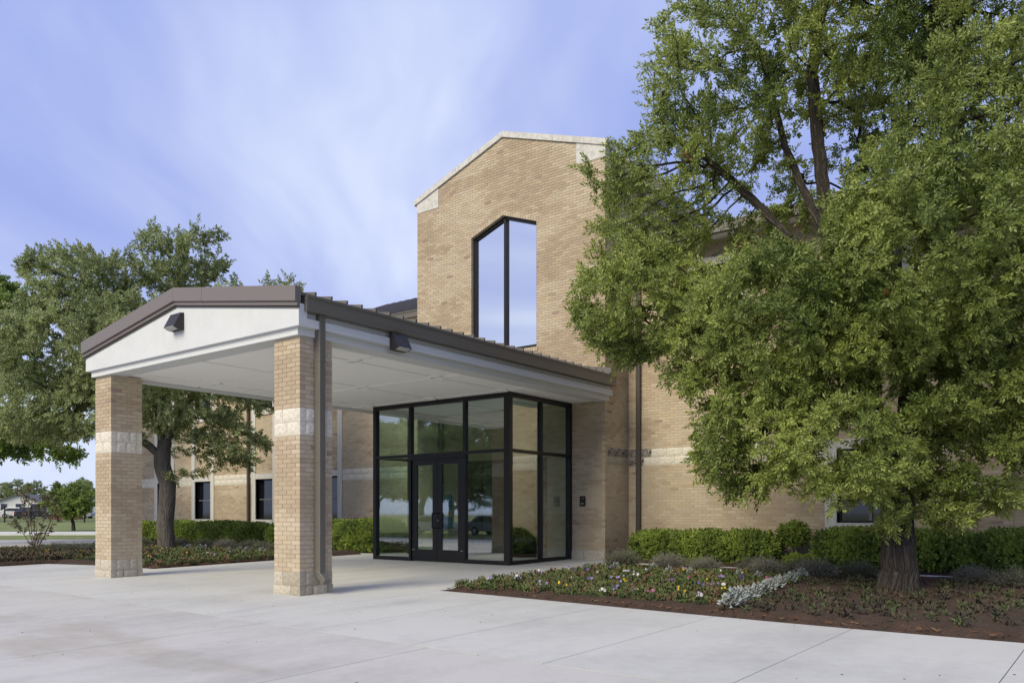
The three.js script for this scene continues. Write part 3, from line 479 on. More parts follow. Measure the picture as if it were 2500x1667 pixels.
// ------------------------------------------------------------------ the glass vestibule
{
  const v = thing('glass_vestibule', 'black-framed glass entrance vestibule under the canopy', 'vestibule');
  const x0 = -15.13, x1 = -10.84, zf = -14.08, zb = -16.552, y0 = gy(zf) + 0.004, y1 = SOFFIT + 0.02, f = 0.07, T2 = 2.57, dk = 0.12;
  const post = (a, b, c, d, e = y1) => obj('frame_post', rbx(a, b, y0, e, c, d, 0.004), M.black, v), rail = (a, b, c, d, y, h) => obj('frame_rail', rbx(a, b, y, y + h, c, d, 0.004), M.black, v);
  post(x1 - 0.16, x1, zf - 0.12, zf); post(x0, x0 + 0.11, zf - 0.12, zf); post(x1 - dk, x1, zb, zb + 0.1); post(x0, x0 + dk, zb, zb + 0.1);
  const m1 = -13.86, m2 = -12.15;
  for (const m of [m1, m2]) post(m - 0.035, m + 0.035, zf - dk, zf);
  const zm = (zf + zb) / 2; for (const x of [x0, x1 - dk]) post(x, x + dk, zm - 0.03, zm + 0.03);
  const bays = [[x0 + 0.11, m1 - 0.035], [m1 + 0.035, m2 - 0.035], [m2 + 0.035, x1 - 0.16]];
  bays.forEach(([a, b], i) => {
    rail(a, b, zf - dk, zf - 0.002, y1 - 0.10, 0.10); rail(a, b, zf - dk, zf - 0.002, T2, f);
    obj('glass_pane', bx(a, b, T2 + f, y1 - 0.10, zf - 0.064, zf - 0.058), M.glass, v);
    if (i !== 1) { rail(a, b, zf - dk, zf - 0.002, y0, 0.085); obj('glass_pane', bx(a, b, y0 + 0.085, T2, zf - 0.064, zf - 0.058), M.glass, v); }
  });
  for (const x of [x1, x0 + dk]) for (const [a, b] of [[zb + 0.1, zm - 0.03], [zm + 0.03, zf - 0.12]]) {
    rail(x - dk + 0.002, x - 0.002, a, b, y1 - 0.10, 0.10); rail(x - dk + 0.002, x - 0.002, a, b, T2, f); rail(x - dk + 0.002, x - 0.002, a, b, y0 + (a < zm - 0.1 ? 0.02 : 0), 0.085);
    obj('glass_pane', bx(x - 0.066, x - 0.06, y0 + 0.1, T2, a, b), M.glass, v); obj('glass_pane', bx(x - 0.066, x - 0.06, T2 + f, y1 - 0.10, a, b), M.glass, v);
  }
  // double doors: stiles, rails, glass, pull handles
  const [a, b] = bays[1], mid = (a + b) / 2, yb = y0 + 0.012, yt = T2 - 0.075, za = zf - 0.085, zc = zf - 0.035;
  rail(a, b, zf - dk, zf - 0.002, T2 - 0.07, 0.068);
  for (const [p, q, s] of [[a + 0.004, mid - 0.004, 1], [mid + 0.004, b - 0.004, -1]]) {
    const d = new THREE.Group(); d.name = 'door'; v.add(d);
    const hs = s > 0 ? [0.17, 0.14] : [0.14, 0.17];
    obj('stile', rbx(p, p + hs[0], yb, yt, za, zc, 0.004), M.black, d); obj('stile', rbx(q - hs[1], q, yb, yt, za, zc, 0.004), M.black, d);
    obj('top_rail', rbx(p + hs[0], q - hs[1], yt - 0.13, yt, za + 0.001, zc - 0.001, 0.004), M.black, d); obj('bottom_rail', rbx(p + hs[0], q - hs[1], yb, yb + 0.27, za + 0.001, zc - 0.001, 0.004), M.black, d);
    obj('door_glass', bx(p + hs[0], q - hs[1], yb + 0.27, yt - 0.13, zf - 0.063, zf - 0.057), M.glass, d);
    const hx = s > 0 ? q - 0.07 : p + 0.07, hy = 1.06; obj('pull_handle', tube([V(hx, hy + 0.17, zc), V(hx, hy + 0.17, zc + 0.075), V(hx, hy, zc + 0.085), V(hx, hy - 0.17, zc + 0.075), V(hx, hy - 0.17, zc)], 0.013, 24, 8), M.black, d);
    if (s < 0) obj('lock_cylinder', new THREE.CylinderGeometry(0.012, 0.012, 0.02, 12).rotateX(Math.PI / 2).translate(hx - 0.035, hy, zc + 0.006), M.lens, d);
    obj('sweep_tab', bx(s > 0 ? p + 0.02 : q - 0.08, s > 0 ? p + 0.08 : q - 0.02, yb + 0.255, yb + 0.268, zc, zc + 0.003), M.lens, d);
  }
  for (const [y, h, mark] of [[1.30, 0.36, true], [0.88, 0.26, false]]) {
    const n = thing('door_notice', mark ? 'upper teal notice taped inside the entrance door glass' : 'lower teal notice taped inside the entrance door glass', 'notice', V(-12.72, y, zf - 0.078)), sheet = M.plain(0.035, 0.13, 0.19);
    obj('sheet', bx(-0.13, 0.15, 0, h, -0.002, 0.0), sheet, n);
    if (mark) obj('printed_mark', tube([V(-0.03, 0.3, 0.002), V(-0.05, 0.18, 0.002), V(-0.02, 0.08, 0.002), V(0.03, 0.09, 0.002), V(0.02, 0.17, 0.002)], 0.006, 20, 4), M.plain(0.5, 0.6, 0.62), n);
    else for (let i = 0; i < 4; i++) obj('printed_line', bx(-0.09, 0.1 - (i % 2) * 0.05, 0.05 + i * 0.045, 0.062 + i * 0.045, 0.0005, 0.002), M.plain(0.3, 0.42, 0.46), n);
  }
}
{ // card reader on the brick beside the vestibule
  const c = thing('card_reader', 'small black card reader on the brick wall beside the vestibule', 'card reader', V(-10.53, 1.52, TW.z + 0.002));
  obj('housing', rbx(-0.075, 0.075, -0.12, 0.12, 0, 0.04, 0.012, 3), M.black, c); obj('indicator', bx(-0.04, 0.02, 0.055, 0.075, 0.0405, 0.043), M.plain(0.35, 0.03, 0.03), c); obj('status_light', new THREE.CylinderGeometry(0.008, 0.008, 0.004, 10).rotateX(Math.PI / 2).translate(0.045, 0.065, 0.042), M.lens, c); obj('label_plate', bx(-0.03, 0.035, -0.07, -0.045, 0.0405, 0.043), M.lens, c);
}
//PART3
// ------------------------------------------------------------------ plants: leaves, twigs, branching
function leafInto(pos, base, dir, side, L, W, fold = 0.18) {          // four faces, folded along the midrib
  const up = V().crossVectors(dir, side).normalize(), P = (a, b, c) => base.clone().addScaledVector(dir, a * L).addScaledVector(side, b * W).addScaledVector(up, c * W);
  const B = P(0, 0, 0), l = P(0.5, 0.5, fold), m = P(0.52, 0, -fold), r = P(0.5, -0.5, fold), t = P(1, 0, 0.05);
  for (const q of [B, m, l, l, m, t, B, r, m, r, t, m]) pos.push(q.x, q.y, q.z);
}
function fromPos(pos) { const g = new THREE.BufferGeometry(); g.setAttribute('position', new THREE.Float32BufferAttribute(pos, 3)); g.computeVertexNormals(); g.setAttribute('uv', new THREE.Float32BufferAttribute(new Float32Array(pos.length / 3 * 2), 2)); return g; }
const onSphere = (r) => { const z = r() * 2 - 1, a = r() * 6.2832, k = Math.sqrt(1 - z * z); return V(k * Math.cos(a), z, k * Math.sin(a)); };
function twigGeo(n, len, L, W, seed, spread = 0.8) {
  const r = rng(seed), pos = []; const w = 0.0028;
  pos.push(-w, 0, 0, w, 0, 0, 0, len, 0, 0, 0, -w, 0, 0, w, 0, len, 0);
  for (let i = 0; i < n; i++) {
    const t = (i + 0.6) / n, a = i * 2.4 + r() * 0.8, e = mixv(spread, 0.25, t * t) * (0.8 + r() * 0.4), d = V(Math.cos(a) * Math.sin(e), Math.cos(e), Math.sin(a) * Math.sin(e)).normalize();
    const side = V(-Math.sin(a), (r() - 0.5) * 0.5, Math.cos(a)).addScaledVector(d, 0).normalize(); side.addScaledVector(d, -side.dot(d)).normalize();
    const k = 0.75 + r() * 0.5; leafInto(pos, V(0, len * t, 0), d, side, L * k, W * k);
  }
  return fromPos(pos);
}
function grow({ seed, trunk, limbs, lobes, n, infl, kill, step, iters = 90 }) {
  const R = rng(seed), P = [], par = [], kids = [];
  const add = (p, k) => { P.push(p); par.push(k); kids.push(0); if (k >= 0) kids[k]++; return P.length - 1; };
  const path = (pts, from) => { let k = from; for (let i = from >= 0 ? 0 : 1; i < pts.length; i++) { const a = k < 0 ? pts[0] : P[k], b = pts[i]; if (k < 0) k = add(a.clone(), -1); const L = a.distanceTo(b), m = Math.max(1, Math.round(L / step)), s = a.clone(); for (let j = 1; j <= m; j++) k = add(s.clone().lerp(b, j / m).add(j < m ? onSphere(R).multiplyScalar(step * 0.10) : V()), k); } return k; };
  path(trunk, -1);
  for (const l of limbs) { let best = 0, bd = 1e9; P.forEach((p, i) => { const d = p.distanceTo(l[0]); if (d < bd) { bd = d; best = i; } }); path(l.slice(1), best); }
  const vol = lobes.map((l) => l[3] * l[4] * l[5]), sum = vol.reduce((a, b) => a + b), A = [];
  lobes.forEach((l, i) => { const m = Math.round(n * vol[i] / sum * (l[6] || 1)); for (let j = 0; j < m; j++) { const u = onSphere(R).multiplyScalar(Math.cbrt(0.12 + 0.88 * R())); A.push(site(l[0] + u.x * l[3], l[1] + u.y * l[4], l[2] + u.z * l[5])); } });
  const near = new Int32Array(A.length).fill(-1), dist = new Float32Array(A.length).fill(1e9); let live = A.map((_, i) => i), fresh = P.map((_, i) => i);
  for (let it = 0; it < iters && live.length; it++) {
    for (const k of fresh) { const p = P[k]; for (const i of live) { const a = A[i], dx = a.x - p.x, dy = a.y - p.y, dz = a.z - p.z, d = dx * dx + dy * dy + dz * dz; if (d < dist[i]) { dist[i] = d; near[i] = k; } } }
    live = live.filter((i) => dist[i] > kill * kill);
    const pull = new Map(); for (const i of live) if (dist[i] < infl * infl) { const k = near[i], d = A[i].clone().sub(P[k]).normalize(); if (pull.has(k)) pull.get(k).add(d); else pull.set(k, d); }
    fresh = []; if (!pull.size) break;
    for (const [k, d] of pull) { if (kids[k] > 3) continue; d.normalize().addScaledVector(onSphere(R), 0.28); d.y += 0.05; fresh.push(add(P[k].clone().addScaledVector(d.normalize(), step), k)); }
  }
  return { P, par };
}
function radii({ P, par }, tip, rootR) {
  let lo = 1.2, hi = 4, r; for (let q = 0; q < 26; q++) { const e = (lo + hi) / 2; r = new Float32Array(P.length); for (let i = P.length - 1; i >= 0; i--) { r[i] = r[i] ? Math.pow(r[i], 1 / e) : tip; if (par[i] >= 0) r[par[i]] += Math.pow(r[i], e); } if (r[0] > rootR) lo = e; else hi = e; }
  return r;
}
function limbMesh({ P, par }, r, flare) {
  const ch = P.map(() => []); par.forEach((k, i) => { if (k >= 0) ch[k].push(i); });
  const pos = [], nor = [], uv = [], idx = []; const stack = [[0, -1]];
  while (stack.length) {
    const [start, from] = stack.pop(), line = from >= 0 ? [from, start] : [start]; let k = start;
    for (;;) { const c = ch[k]; if (!c.length) break; let b = c[0]; for (const q of c) if (r[q] > r[b]) b = q; for (const q of c) if (q !== b) stack.push([q, k]); line.push(b); k = b; }
    if (line.length < 2) continue;
    const big = r[start], n = big > 0.12 ? 18 : big > 0.05 ? 8 : big > 0.018 ? 5 : 3; let nx = V(1, 0, 0.3).normalize(), v = 0; const base = pos.length / 3;
    line.forEach((id, j) => {
      const a = P[line[Math.max(0, j - 1)]], b = P[line[Math.min(line.length - 1, j + 1)]], t = b.clone().sub(a).normalize(); nx.addScaledVector(t, -nx.dot(t)).normalize(); const bi = V().crossVectors(t, nx);
      if (j) v += P[id].distanceTo(P[line[j - 1]]); let rr = j === 0 && from >= 0 ? Math.min(r[from], r[start] * 1.15) : r[id]; if (flare && from < 0) rr *= 1 + flare * Math.exp(-v / 0.22);
      const circ = Math.max(1, Math.round(6.28 * big / 0.5));
      for (let i = 0; i <= n; i++) { const g = i / n * 6.28318, q = nx.clone().multiplyScalar(Math.cos(g)).addScaledVector(bi, Math.sin(g)); const bump = from < 0 ? 1 + 0.06 * Math.sin(g * 3 + 1) * (0.4 + Math.exp(-v / 0.5)) + 0.03 * Math.sin(g * 5 + v * 3) : 1; const p = P[id].clone().addScaledVector(q, rr * bump); pos.push(p.x, p.y, p.z); nor.push(q.x, q.y, q.z); uv.push(i / n * circ, v); }
    });
    for (let j = 0; j + 1 < line.length; j++) for (let i = 0; i < n; i++) { const a = base + j * (n + 1) + i, b = a + n + 1; idx.push(a, a + 1, b, a + 1, b + 1, b); }
  }
  const g = new THREE.BufferGeometry(); g.setAttribute('position', new THREE.Float32BufferAttribute(pos, 3)); g.setAttribute('normal', new THREE.Float32BufferAttribute(nor, 3)); g.setAttribute('uv', new THREE.Float32BufferAttribute(uv, 2)); g.setIndex(idx); return g;
}
function tree(o) {
  const T0 = grow(o), r = radii(T0, o.tip || 0.006, o.trunkR), root = T0.P[0].clone(), t = thing(o.name, o.label, 'tree', root, 0, o.group);
  T0.P.forEach((p) => p.sub(root)); obj('trunk', limbMesh(T0, r, o.flare ?? 0.45), o.barkMat || M.bark, t);
  const R = rng(o.seed + 1), mats = [], cols = [], mid = V(); T0.P.forEach((p) => mid.add(p)); mid.multiplyScalar(1 / T0.P.length); const Y = V(0, 1, 0);
  T0.P.forEach((p, i) => {
    if (r[i] > o.leafR || T0.par[i] < 0) return; const back = p.clone().sub(T0.P[T0.par[i]]).normalize(), out = p.clone().sub(mid).normalize();
    const c = clamp(0.5 + (fbm(p.x * 1.1 + 40, p.y * 1.1 + p.z * 0.9, o.seed, 3) - 0.5) * 2.4), full = o.full ? o.full(p.clone().add(root)) : 1, m = Math.floor(o.twigs * full * (0.5 + R()));
    for (let j = 0; j < m; j++) {
      const d = back.clone().multiplyScalar(0.7).addScaledVector(onSphere(R), 0.85).addScaledVector(out, 0.35).addScaledVector(Y, o.lift ?? 0.12).normalize(), q = new THREE.Quaternion().setFromUnitVectors(Y, d).multiply(new THREE.Quaternion().setFromAxisAngle(Y, R() * 6.28)), k = o.size * (0.7 + R() * 0.6);
      mats.push(new THREE.Matrix4().compose(p.clone().lerp(T0.P[T0.par[i]], R()).addScaledVector(onSphere(R), o.jit || 0.03), q, V(k, k, k)));
      const f = clamp(c * 0.75 + R() * 0.45 - 0.1), a = o.dark, b = o.pale, l = 0.85 + R() * 0.3; cols.push(R() < (o.rust || 0) ? lin(0.28, 0.10, 0.03) : lin(mixv(a[0], b[0], f) * l, mixv(a[1], b[1], f) * l, mixv(a[2], b[2], f) * l));
    }
  });
  copies('crown', o.twig, M.leaf, mats, cols, t); return t;
}
const S3 = (l) => l.map(([s, y, d]) => site(s, y, d));
const liveTwig = twigGeo(12, 0.17, 0.060, 0.029, 5, 1.15), broadTwig = twigGeo(11, 0.17, 0.072, 0.042, 9, 0.95);
// the big live oak by the wing
tree({ name: 'oak_tree', label: 'large live oak with a thick dark trunk in the mulch bed', seed: 21, trunk: S3([[5.47, 0.02, 11.58], [5.47, 0.7, 11.58], [5.45, 1.82, 11.6]]),
  limbs: [[[5.45, 1.82, 11.6], [5.1, 3.34, 12], [4.84, 4.96, 12.4], [4.79, 6.28, 12.6], [4.64, 8.04, 12.7], [4.9, 9.6, 12.6]], [[5.45, 1.82, 11.6], [5.69, 3.25, 11.5], [6.15, 5.59, 11.6], [6.29, 7.44, 11.6], [6.3, 9.2, 11.6]], [[5.31, 2.5, 11.8], [3.93, 3.18, 12.1], [2.71, 3.95, 12.6]], [[4.96, 4.65, 12.4], [3.9, 6.12, 13], [3.1, 6.98, 13.2]], [[5.63, 3.25, 11.5], [6.44, 3.31, 11.2], [7.56, 3.76, 11.2]], [[4.84, 5.2, 12.4], [4.3, 7.0, 12.9], [4.0, 8.4, 13.0]]].map(S3),
  lobes: [[2.02, 4.56, 13, 1.2, 1.0, 1.3, 1.25], [2.43, 6.44, 13.5, 1.05, 1.3, 1.4], [3.31, 8.2, 13, 1.25, 1.6, 1.6, 0.9], [5.0, 8.74, 12.5, 1.6, 1.6, 1.6, 0.7], [6.33, 8.14, 11.5, 1.5, 1.7, 1.5, 0.8], [4.08, 6.48, 13.6, 1.1, 1.1, 1.1, 0.5], [3.67, 3.84, 11.3, 1.35, 1.1, 1.3, 1.6], [3.45, 2.39, 11.5, 0.95, 1.0, 1.0, 1.7], [4.37, 2.1, 10.8, 0.95, 0.8, 0.9, 1.7], [5.25, 4.54, 10.5, 1.4, 1.5, 1.5, 1.4], [6.33, 1.99, 11.5, 1.0, 0.9, 1.1], [6.88, 3.44, 11, 1.1, 1.5, 1.4], [6.09, 6.11, 10.6, 1.4, 1.3, 1.4], [9.0, 6.04, 12, 1.6, 2.2, 1.8, 0.6], [7.1, 8.0, 14, 1.8, 2.2, 1.2, 0.6], [5.44, 10.93, 12.5, 2.3, 1.8, 2.0, 0.6], [2.82, 3.46, 12, 0.7, 0.6, 0.8, 1.2], [3.5, 4.5, 12.2, 0.9, 0.7, 0.8, 1.3], [4.3, 3.3, 11.4, 0.8, 0.7, 0.8, 1.2], [5.6, 3.0, 10.6, 0.7, 0.7, 0.7, 1.2], [1.52, 6.6, 13.2, 0.5, 0.7, 0.6, 0.6], [1.75, 5.6, 13.1, 0.7, 0.6, 0.7, 0.8], [5.11, 1.45, 11.0, 0.5, 0.45, 0.5, 1.3], [3.1, 1.75, 11.5, 0.5, 0.4, 0.5, 1.2], [6.1, 1.5, 11.3, 0.8, 0.4, 0.8, 1.2]],
  n: 10200, infl: 1.2, kill: 0.21, step: 0.15, trunkR: 0.222, flare: 0.55, leafR: 0.017, twigs: 10, size: 0.97, jit: 0.11, twig: liveTwig, dark: [0.115, 0.175, 0.02], pale: [0.41, 0.475, 0.11], full: (p) => p.y > 5.6 ? 0.52 : p.y > 4.8 ? 0.75 : 1.05, rust: 0.0012 });
// the live oak beyond the porch
const far1 = tree({ name: 'oak_tree', label: 'olive-green oak with a leaning trunk in the flower bed beyond the porch', seed: 33, trunk: S3([[-10.25, 0.05, 24.3], [-10.3, 0.8, 24.3], [-10.2, 2.1, 24.25], [-10.35, 2.7, 24.2], [-10.26, 3.3, 24.2]]),
  limbs: [[[-10.22, 3.21, 24.2], [-10.53, 4.78, 24.2], [-11.04, 6.67, 24], [-12.24, 7.87, 24]], [[-10.26, 3.33, 24.2], [-9.48, 4.79, 24.3], [-8.7, 6.54, 24.5], [-8.03, 7.57, 24.7]], [[-10.29, 2.9, 24.2], [-11.04, 3.5, 24], [-12.44, 4.71, 23.7]], [[-10.29, 4.3, 24.2], [-10.04, 6.78, 24.5], [-9.96, 8.65, 24.6]]].map(S3),
  lobes: [[-13.08, 5.95, 24, 2.1, 1.7, 2.2, 1.1], [-12.6, 8.0, 24, 1.7, 1.0, 1.7], [-10.04, 8.6, 24.5, 1.6, 1.0, 1.7, 0.7], [-10.58, 5.87, 23, 2.0, 1.6, 2.0], [-13.51, 4.21, 23.5, 1.5, 1.1, 1.6, 1.2], [-8.45, 7.0, 24.5, 1.5, 1.0, 1.5, 0.8], [-9.24, 4.51, 24, 1.5, 1.2, 1.5, 0.9], [-7.0, 8.02, 25, 0.75, 0.5, 0.7], [-8.33, 3.3, 24.5, 1.1, 0.8, 1.2, 0.8], [-7.62, 4.9, 25, 1.0, 0.8, 1.0], [-11.63, 4.09, 23.5, 1.3, 1.0, 1.5], [-9.19, 9.55, 24.5, 0.6, 0.5, 0.5], [-10.54, 9.6, 24.5, 0.6, 0.5, 0.5], [-5.88, 4.27, 25, 0.5, 0.35, 0.5]],
  n: 5200, infl: 1.5, kill: 0.29, step: 0.21, trunkR: 0.235, flare: 0.25, leafR: 0.02, twigs: 6.4, size: 1.15, jit: 0.16, twig: broadTwig, dark: [0.19, 0.24, 0.075], pale: [0.52, 0.58, 0.26], rust: 0.001, barkMat: std({ color: lin(0.13, 0.115, 0.10), roughness: 1, bumpMap: T.bark, bumpScale: 0.03 }) });
tree({ name: 'oak_tree', label: 'bright green tree reaching in past the olive oak at the lawn side', seed: 47, trunk: S3([[-21.7, -0.1, 31], [-21.7, 1.4, 31], [-21.6, 2.84, 31]]), limbs: [[[-21.6, 2.84, 31], [-20.9, 5, 31], [-20.6, 8, 31]], [[-21.6, 2.84, 31], [-20, 3.6, 30.5], [-17.8, 3.9, 30]], [[-21.6, 2.84, 31], [-22.6, 5, 31], [-23, 9, 31]]].map(S3),
  lobes: [[-20.3, 8.5, 31, 2.2, 1.9, 2.2], [-18.3, 4.2, 30, 2.2, 1.1, 1.8, 1.2], [-22.16, 5.94, 31, 2.2, 2.2, 2.2, 0.6], [-16.6, 3.5, 30, 1.1, 0.6, 1.0], [-23.25, 9.9, 31, 2.2, 2.0, 2.2, 0.5]],
  n: 2400, infl: 1.8, kill: 0.36, step: 0.26, trunkR: 0.24, leafR: 0.02, twigs: 7, size: 1.7, jit: 0.1, twig: broadTwig, dark: [0.11, 0.19, 0.018], pale: [0.26, 0.37, 0.05] });
// young tree on the lawn
tree({ name: 'lawn_tree', label: 'small round light green tree on the lawn by the parking lot', seed: 58, trunk: S3([[-27.5, 0.1, 51.3], [-27.5, 0.6, 51.3], [-27.6, 0.9, 51.3]]), limbs: [[[-27.6, 0.9, 51.3], [-28, 1.6, 51.3], [-28.3, 2.2, 51.3]], [[-27.6, 0.9, 51.3], [-27.2, 1.7, 51.3], [-26.9, 2.3, 51.3]]].map(S3),
  lobes: [[-28.2, 2.1, 51.3, 0.95, 0.95, 1.0], [-27.1, 2.2, 51.3, 0.95, 0.95, 1.0], [-27.6, 1.6, 51, 1.2, 0.6, 1.0], [-29.2, 1.9, 51.3, 0.5, 0.4, 0.5]], n: 420, infl: 1.2, kill: 0.2, step: 0.14, trunkR: 0.10, leafR: 0.012, tip: 0.004, twigs: 6, size: 1.6, jit: 0.06, twig: broadTwig, dark: [0.13, 0.20, 0.03], pale: [0.38, 0.48, 0.11] });
// crape myrtle: a spray of thin stems at the bed's end
tree({ name: 'crape_myrtle', label: 'sparse many-stemmed shrub with reddish leaves at the end of the bed', seed: 63, trunk: S3([[-13.98, 0.05, 24], [-13.98, 0.12, 24]]), limbs: [-0.75, -0.45, -0.25, -0.1, 0.08, 0.25, 0.5, 0.8].map((k, i) => S3([[-13.98, 0.12, 24], [-13.98 + k * 0.35, 0.6, 24 + (i % 3 - 1) * 0.1], [-13.98 + k * 0.75, 1.2 + (i % 2) * 0.2, 24 + (i % 3 - 1) * 0.25]])),
  lobes: [[-14.15, 1.75, 24, 0.4, 0.35, 0.35], [-13.55, 1.3, 24, 0.38, 0.6, 0.4], [-14.35, 0.85, 24, 0.35, 0.3, 0.4], [-13.75, 0.7, 24, 0.35, 0.2, 0.3]], n: 120, infl: 0.8, kill: 0.12, step: 0.08, trunkR: 0.055, flare: 0.2, leafR: 0.012, tip: 0.004, twigs: 1.15, size: 0.85, jit: 0.03, twig: broadTwig, dark: [0.12, 0.12, 0.045], pale: [0.24, 0.17, 0.08], barkMat: M.plain(0.2, 0.16, 0.12) });

// clipped shrubs: a shell of small leaf sprigs on a twiggy core
const boxSprig = twigGeo(8, 0.075, 0.042, 0.027, 13, 1.0);
function shrub(name, label, x, z, rx, ry, rz, o = {}) {
  const y0 = bedY(x, z), t = thing(name, label, o.cat || 'shrub', V(x, y0, z), 0, o.group), R = rng(Math.floor(Math.abs(x * 131 + z * 17)) + 7), n = o.pow || 2.7, mats = [], cols = [], Y = V(0, 1, 0);
  const rad = (d) => { const k = 1 / Math.pow(Math.pow(Math.abs(d.x), n) + Math.pow(Math.abs(d.y), n) + Math.pow(Math.abs(d.z), n), 1 / n); return k * (0.90 + 0.22 * fbm(d.x * 2.2 + x + 20, d.y * 2.2 + d.z * 1.7 + 20, 71, 3)); };
  const yc = ry + (o.lift || 0), area = 4 * 3.14 * Math.pow((Math.pow(rx * ry, 1.6) + Math.pow(rx * rz, 1.6) + Math.pow(ry * rz, 1.6)) / 3, 1 / 1.6), m = Math.round(area * (o.dens || 1000));
  for (let i = 0; i < m; i++) {
    const d = onSphere(R), k = rad(d) * (R() < 0.5 ? 1 - R() * 0.06 : 0.96 - R() * 0.42), p = V(d.x * rx * k, yc + d.y * ry * k, d.z * rz * k); if (p.y < 0.03) continue;
    const q = V(d.x / rx, d.y / ry + 0.5, d.z / rz).normalize().addScaledVector(onSphere(R), 0.7).normalize(), s = 0.8 + R() * 0.7;
    mats.push(new THREE.Matrix4().compose(p, new THREE.Quaternion().setFromUnitVectors(Y, q).multiply(new THREE.Quaternion().setFromAxisAngle(Y, R() * 6.28)), V(s, s, s)));
    const f = clamp(fbm(p.x * 3 + 9, p.y * 3 + p.z * 3, 81, 2) * 1.5 - 0.35 + R() * 0.4), a = o.dark || [0.060, 0.100, 0.016], b = o.pale || [0.27, 0.36, 0.055]; cols.push(lin(mixv(a[0], b[0], f), mixv(a[1], b[1], f), mixv(a[2], b[2], f)));
  }
  copies('foliage', boxSprig, M.leafMatte, mats, cols, t);
  const st = []; for (let i = 0; i < 34; i++) { const d = onSphere(R); d.y = Math.abs(d.y) * 0.8 + 0.1; const k = rad(d.clone().normalize()) * 0.86; st.push(rod(V((R() - 0.5) * 0.1, o.lift || 0, (R() - 0.5) * 0.1), V(d.x * rx * k, yc + (d.y - 0.35) * ry * k, d.z * rz * k), 0.009, 0.003, 4)); }
  obj('branches', st, M.bark, t);
  if (o.lift) { obj('stem', tube([V(0.12, -0.05, 0), V(0.1, o.lift * 0.6, 0.02), V(0.0, o.lift + 0.1, 0)], 0.014, 10, 6), M.bark, t); obj('stem', tube([V(0.14, -0.05, 0.03), V(0.02, o.lift * 0.5, 0.05), V(-0.05, o.lift + 0.1, 0)], 0.009, 10, 6), M.bark, t); }
  return t;
}
const G1 = 'clipped boxwoods along the right wing', G2 = 'clipped boxwoods along the far wing';
shrub('boxwood_shrub', 'rounded boxwood next to the wall downspout, first of three touching', -8.70, -16.95, 0.64, 0.29, 0.55, { group: G1 });
shrub('boxwood_shrub', 'middle of three touching rounded boxwoods below the brick wall', -7.62, -16.95, 0.66, 0.30, 0.55, { group: G1 });
shrub('boxwood_shrub', 'boxwood at the open end of three, beside the little standard bush', -6.62, -16.95, 0.62, 0.30, 0.56, { group: G1 });
shrub('standard_bush', 'little round bush on a bare stem between two hedges', -5.72, -17.2, 0.22, 0.17, 0.2, { lift: 0.44, pow: 2.6, dens: 1500, cat: 'bush' });
shrub('ground_bush', 'low dark sprig at the foot of the bare-stemmed bush', -5.55, -17.0, 0.25, 0.06, 0.2, { dens: 700 });
shrub('boxwood_shrub', 'boxwood under the stone-framed window', -4.38, -16.85, 0.74, 0.34, 0.6, { group: G1 });
shrub('boxwood_shrub', 'boxwood hidden mostly behind the big oak trunk', -3.0, -16.9, 0.8, 0.33, 0.6, { group: G1 });
shrub('boxwood_shrub', 'boxwood just past the big oak trunk', -1.6, -16.9, 0.78, 0.35, 0.6, { group: G1 });
shrub('boxwood_shrub', 'last boxwood at the picture edge beyond the big oak', -0.15, -16.9, 0.8, 0.33, 0.6, { group: G1 });
shrub('boxwood_shrub', 'dense boxwood beside the glass vestibule', -17.6, -16.35, 0.95, 0.40, 0.75, { group: G2, pow: 4 });
shrub('boxwood_shrub', 'boxwood seen just behind the downspout column', -19.3, -16.5, 0.85, 0.38, 0.7, { group: G2 });
shrub('boxwood_shrub', 'single boxwood peeking out left of the downspout column', -21.9, -16.7, 0.6, 0.34, 0.6, { group: G2 });
[[-23.9, 0.85, 'large rounded boxwood below the double-sash window'], [-25.4, 0.9, 'boxwood with a bare brown patch at its side'], [-26.9, 0.85, 'boxwood just past the oak trunk toward the vestibule'], [-28.4, 0.9, 'boxwood behind the leaning oak trunk'], [-30.0, 0.9, 'yellow-green boxwood next to the plain brick column']].forEach(([x, r, l], i) => shrub('boxwood_shrub', l, x, -16.6, r, 0.325 + (i % 2) * 0.025, 0.7, { group: G2, pow: 4, pale: i > 3 ? [0.33, 0.42, 0.04] : undefined }));

// grey twiggy lavender mounds
const wisp = (() => { const r = rng(91), pos = []; for (let i = 0; i < 900; i++) { const a = r() * 6.28, e = Math.acos(0.12 + 0.88 * r()) * 0.98, L = 0.20 + r() * 0.16, d = V(Math.cos(a) * Math.sin(e), Math.cos(e) * 0.95 + 0.1, Math.sin(a) * Math.sin(e)), side = V(-Math.sin(a), 0, Math.cos(a)), b = V(Math.cos(a) * r() * 0.1, 0, Math.sin(a) * r() * 0.1), t = b.clone().addScaledVector(d, L), w = 0.0055; pos.push(b.x - side.x * w, b.y, b.z - side.z * w, b.x + side.x * w, b.y, b.z + side.z * w, t.x, t.y, t.z); for (let k = 0; k < 3; k++) { const s = 0.45 + 0.18 * k + r() * 0.1, p = b.clone().lerp(t, s), dd = d.clone().addScaledVector(onSphere(r), 0.9).normalize(), sd = V().crossVectors(dd, onSphere(r)).normalize(); leafInto(pos, p, dd, sd, 0.045, 0.010); } } return fromPos(pos); })();
const wispMats = [M.plain(0.17, 0.178, 0.12, 1), M.plain(0.21, 0.205, 0.165, 1), M.plain(0.13, 0.137, 0.097, 1), M.plain(0.18, 0.23, 0.07, 1)];
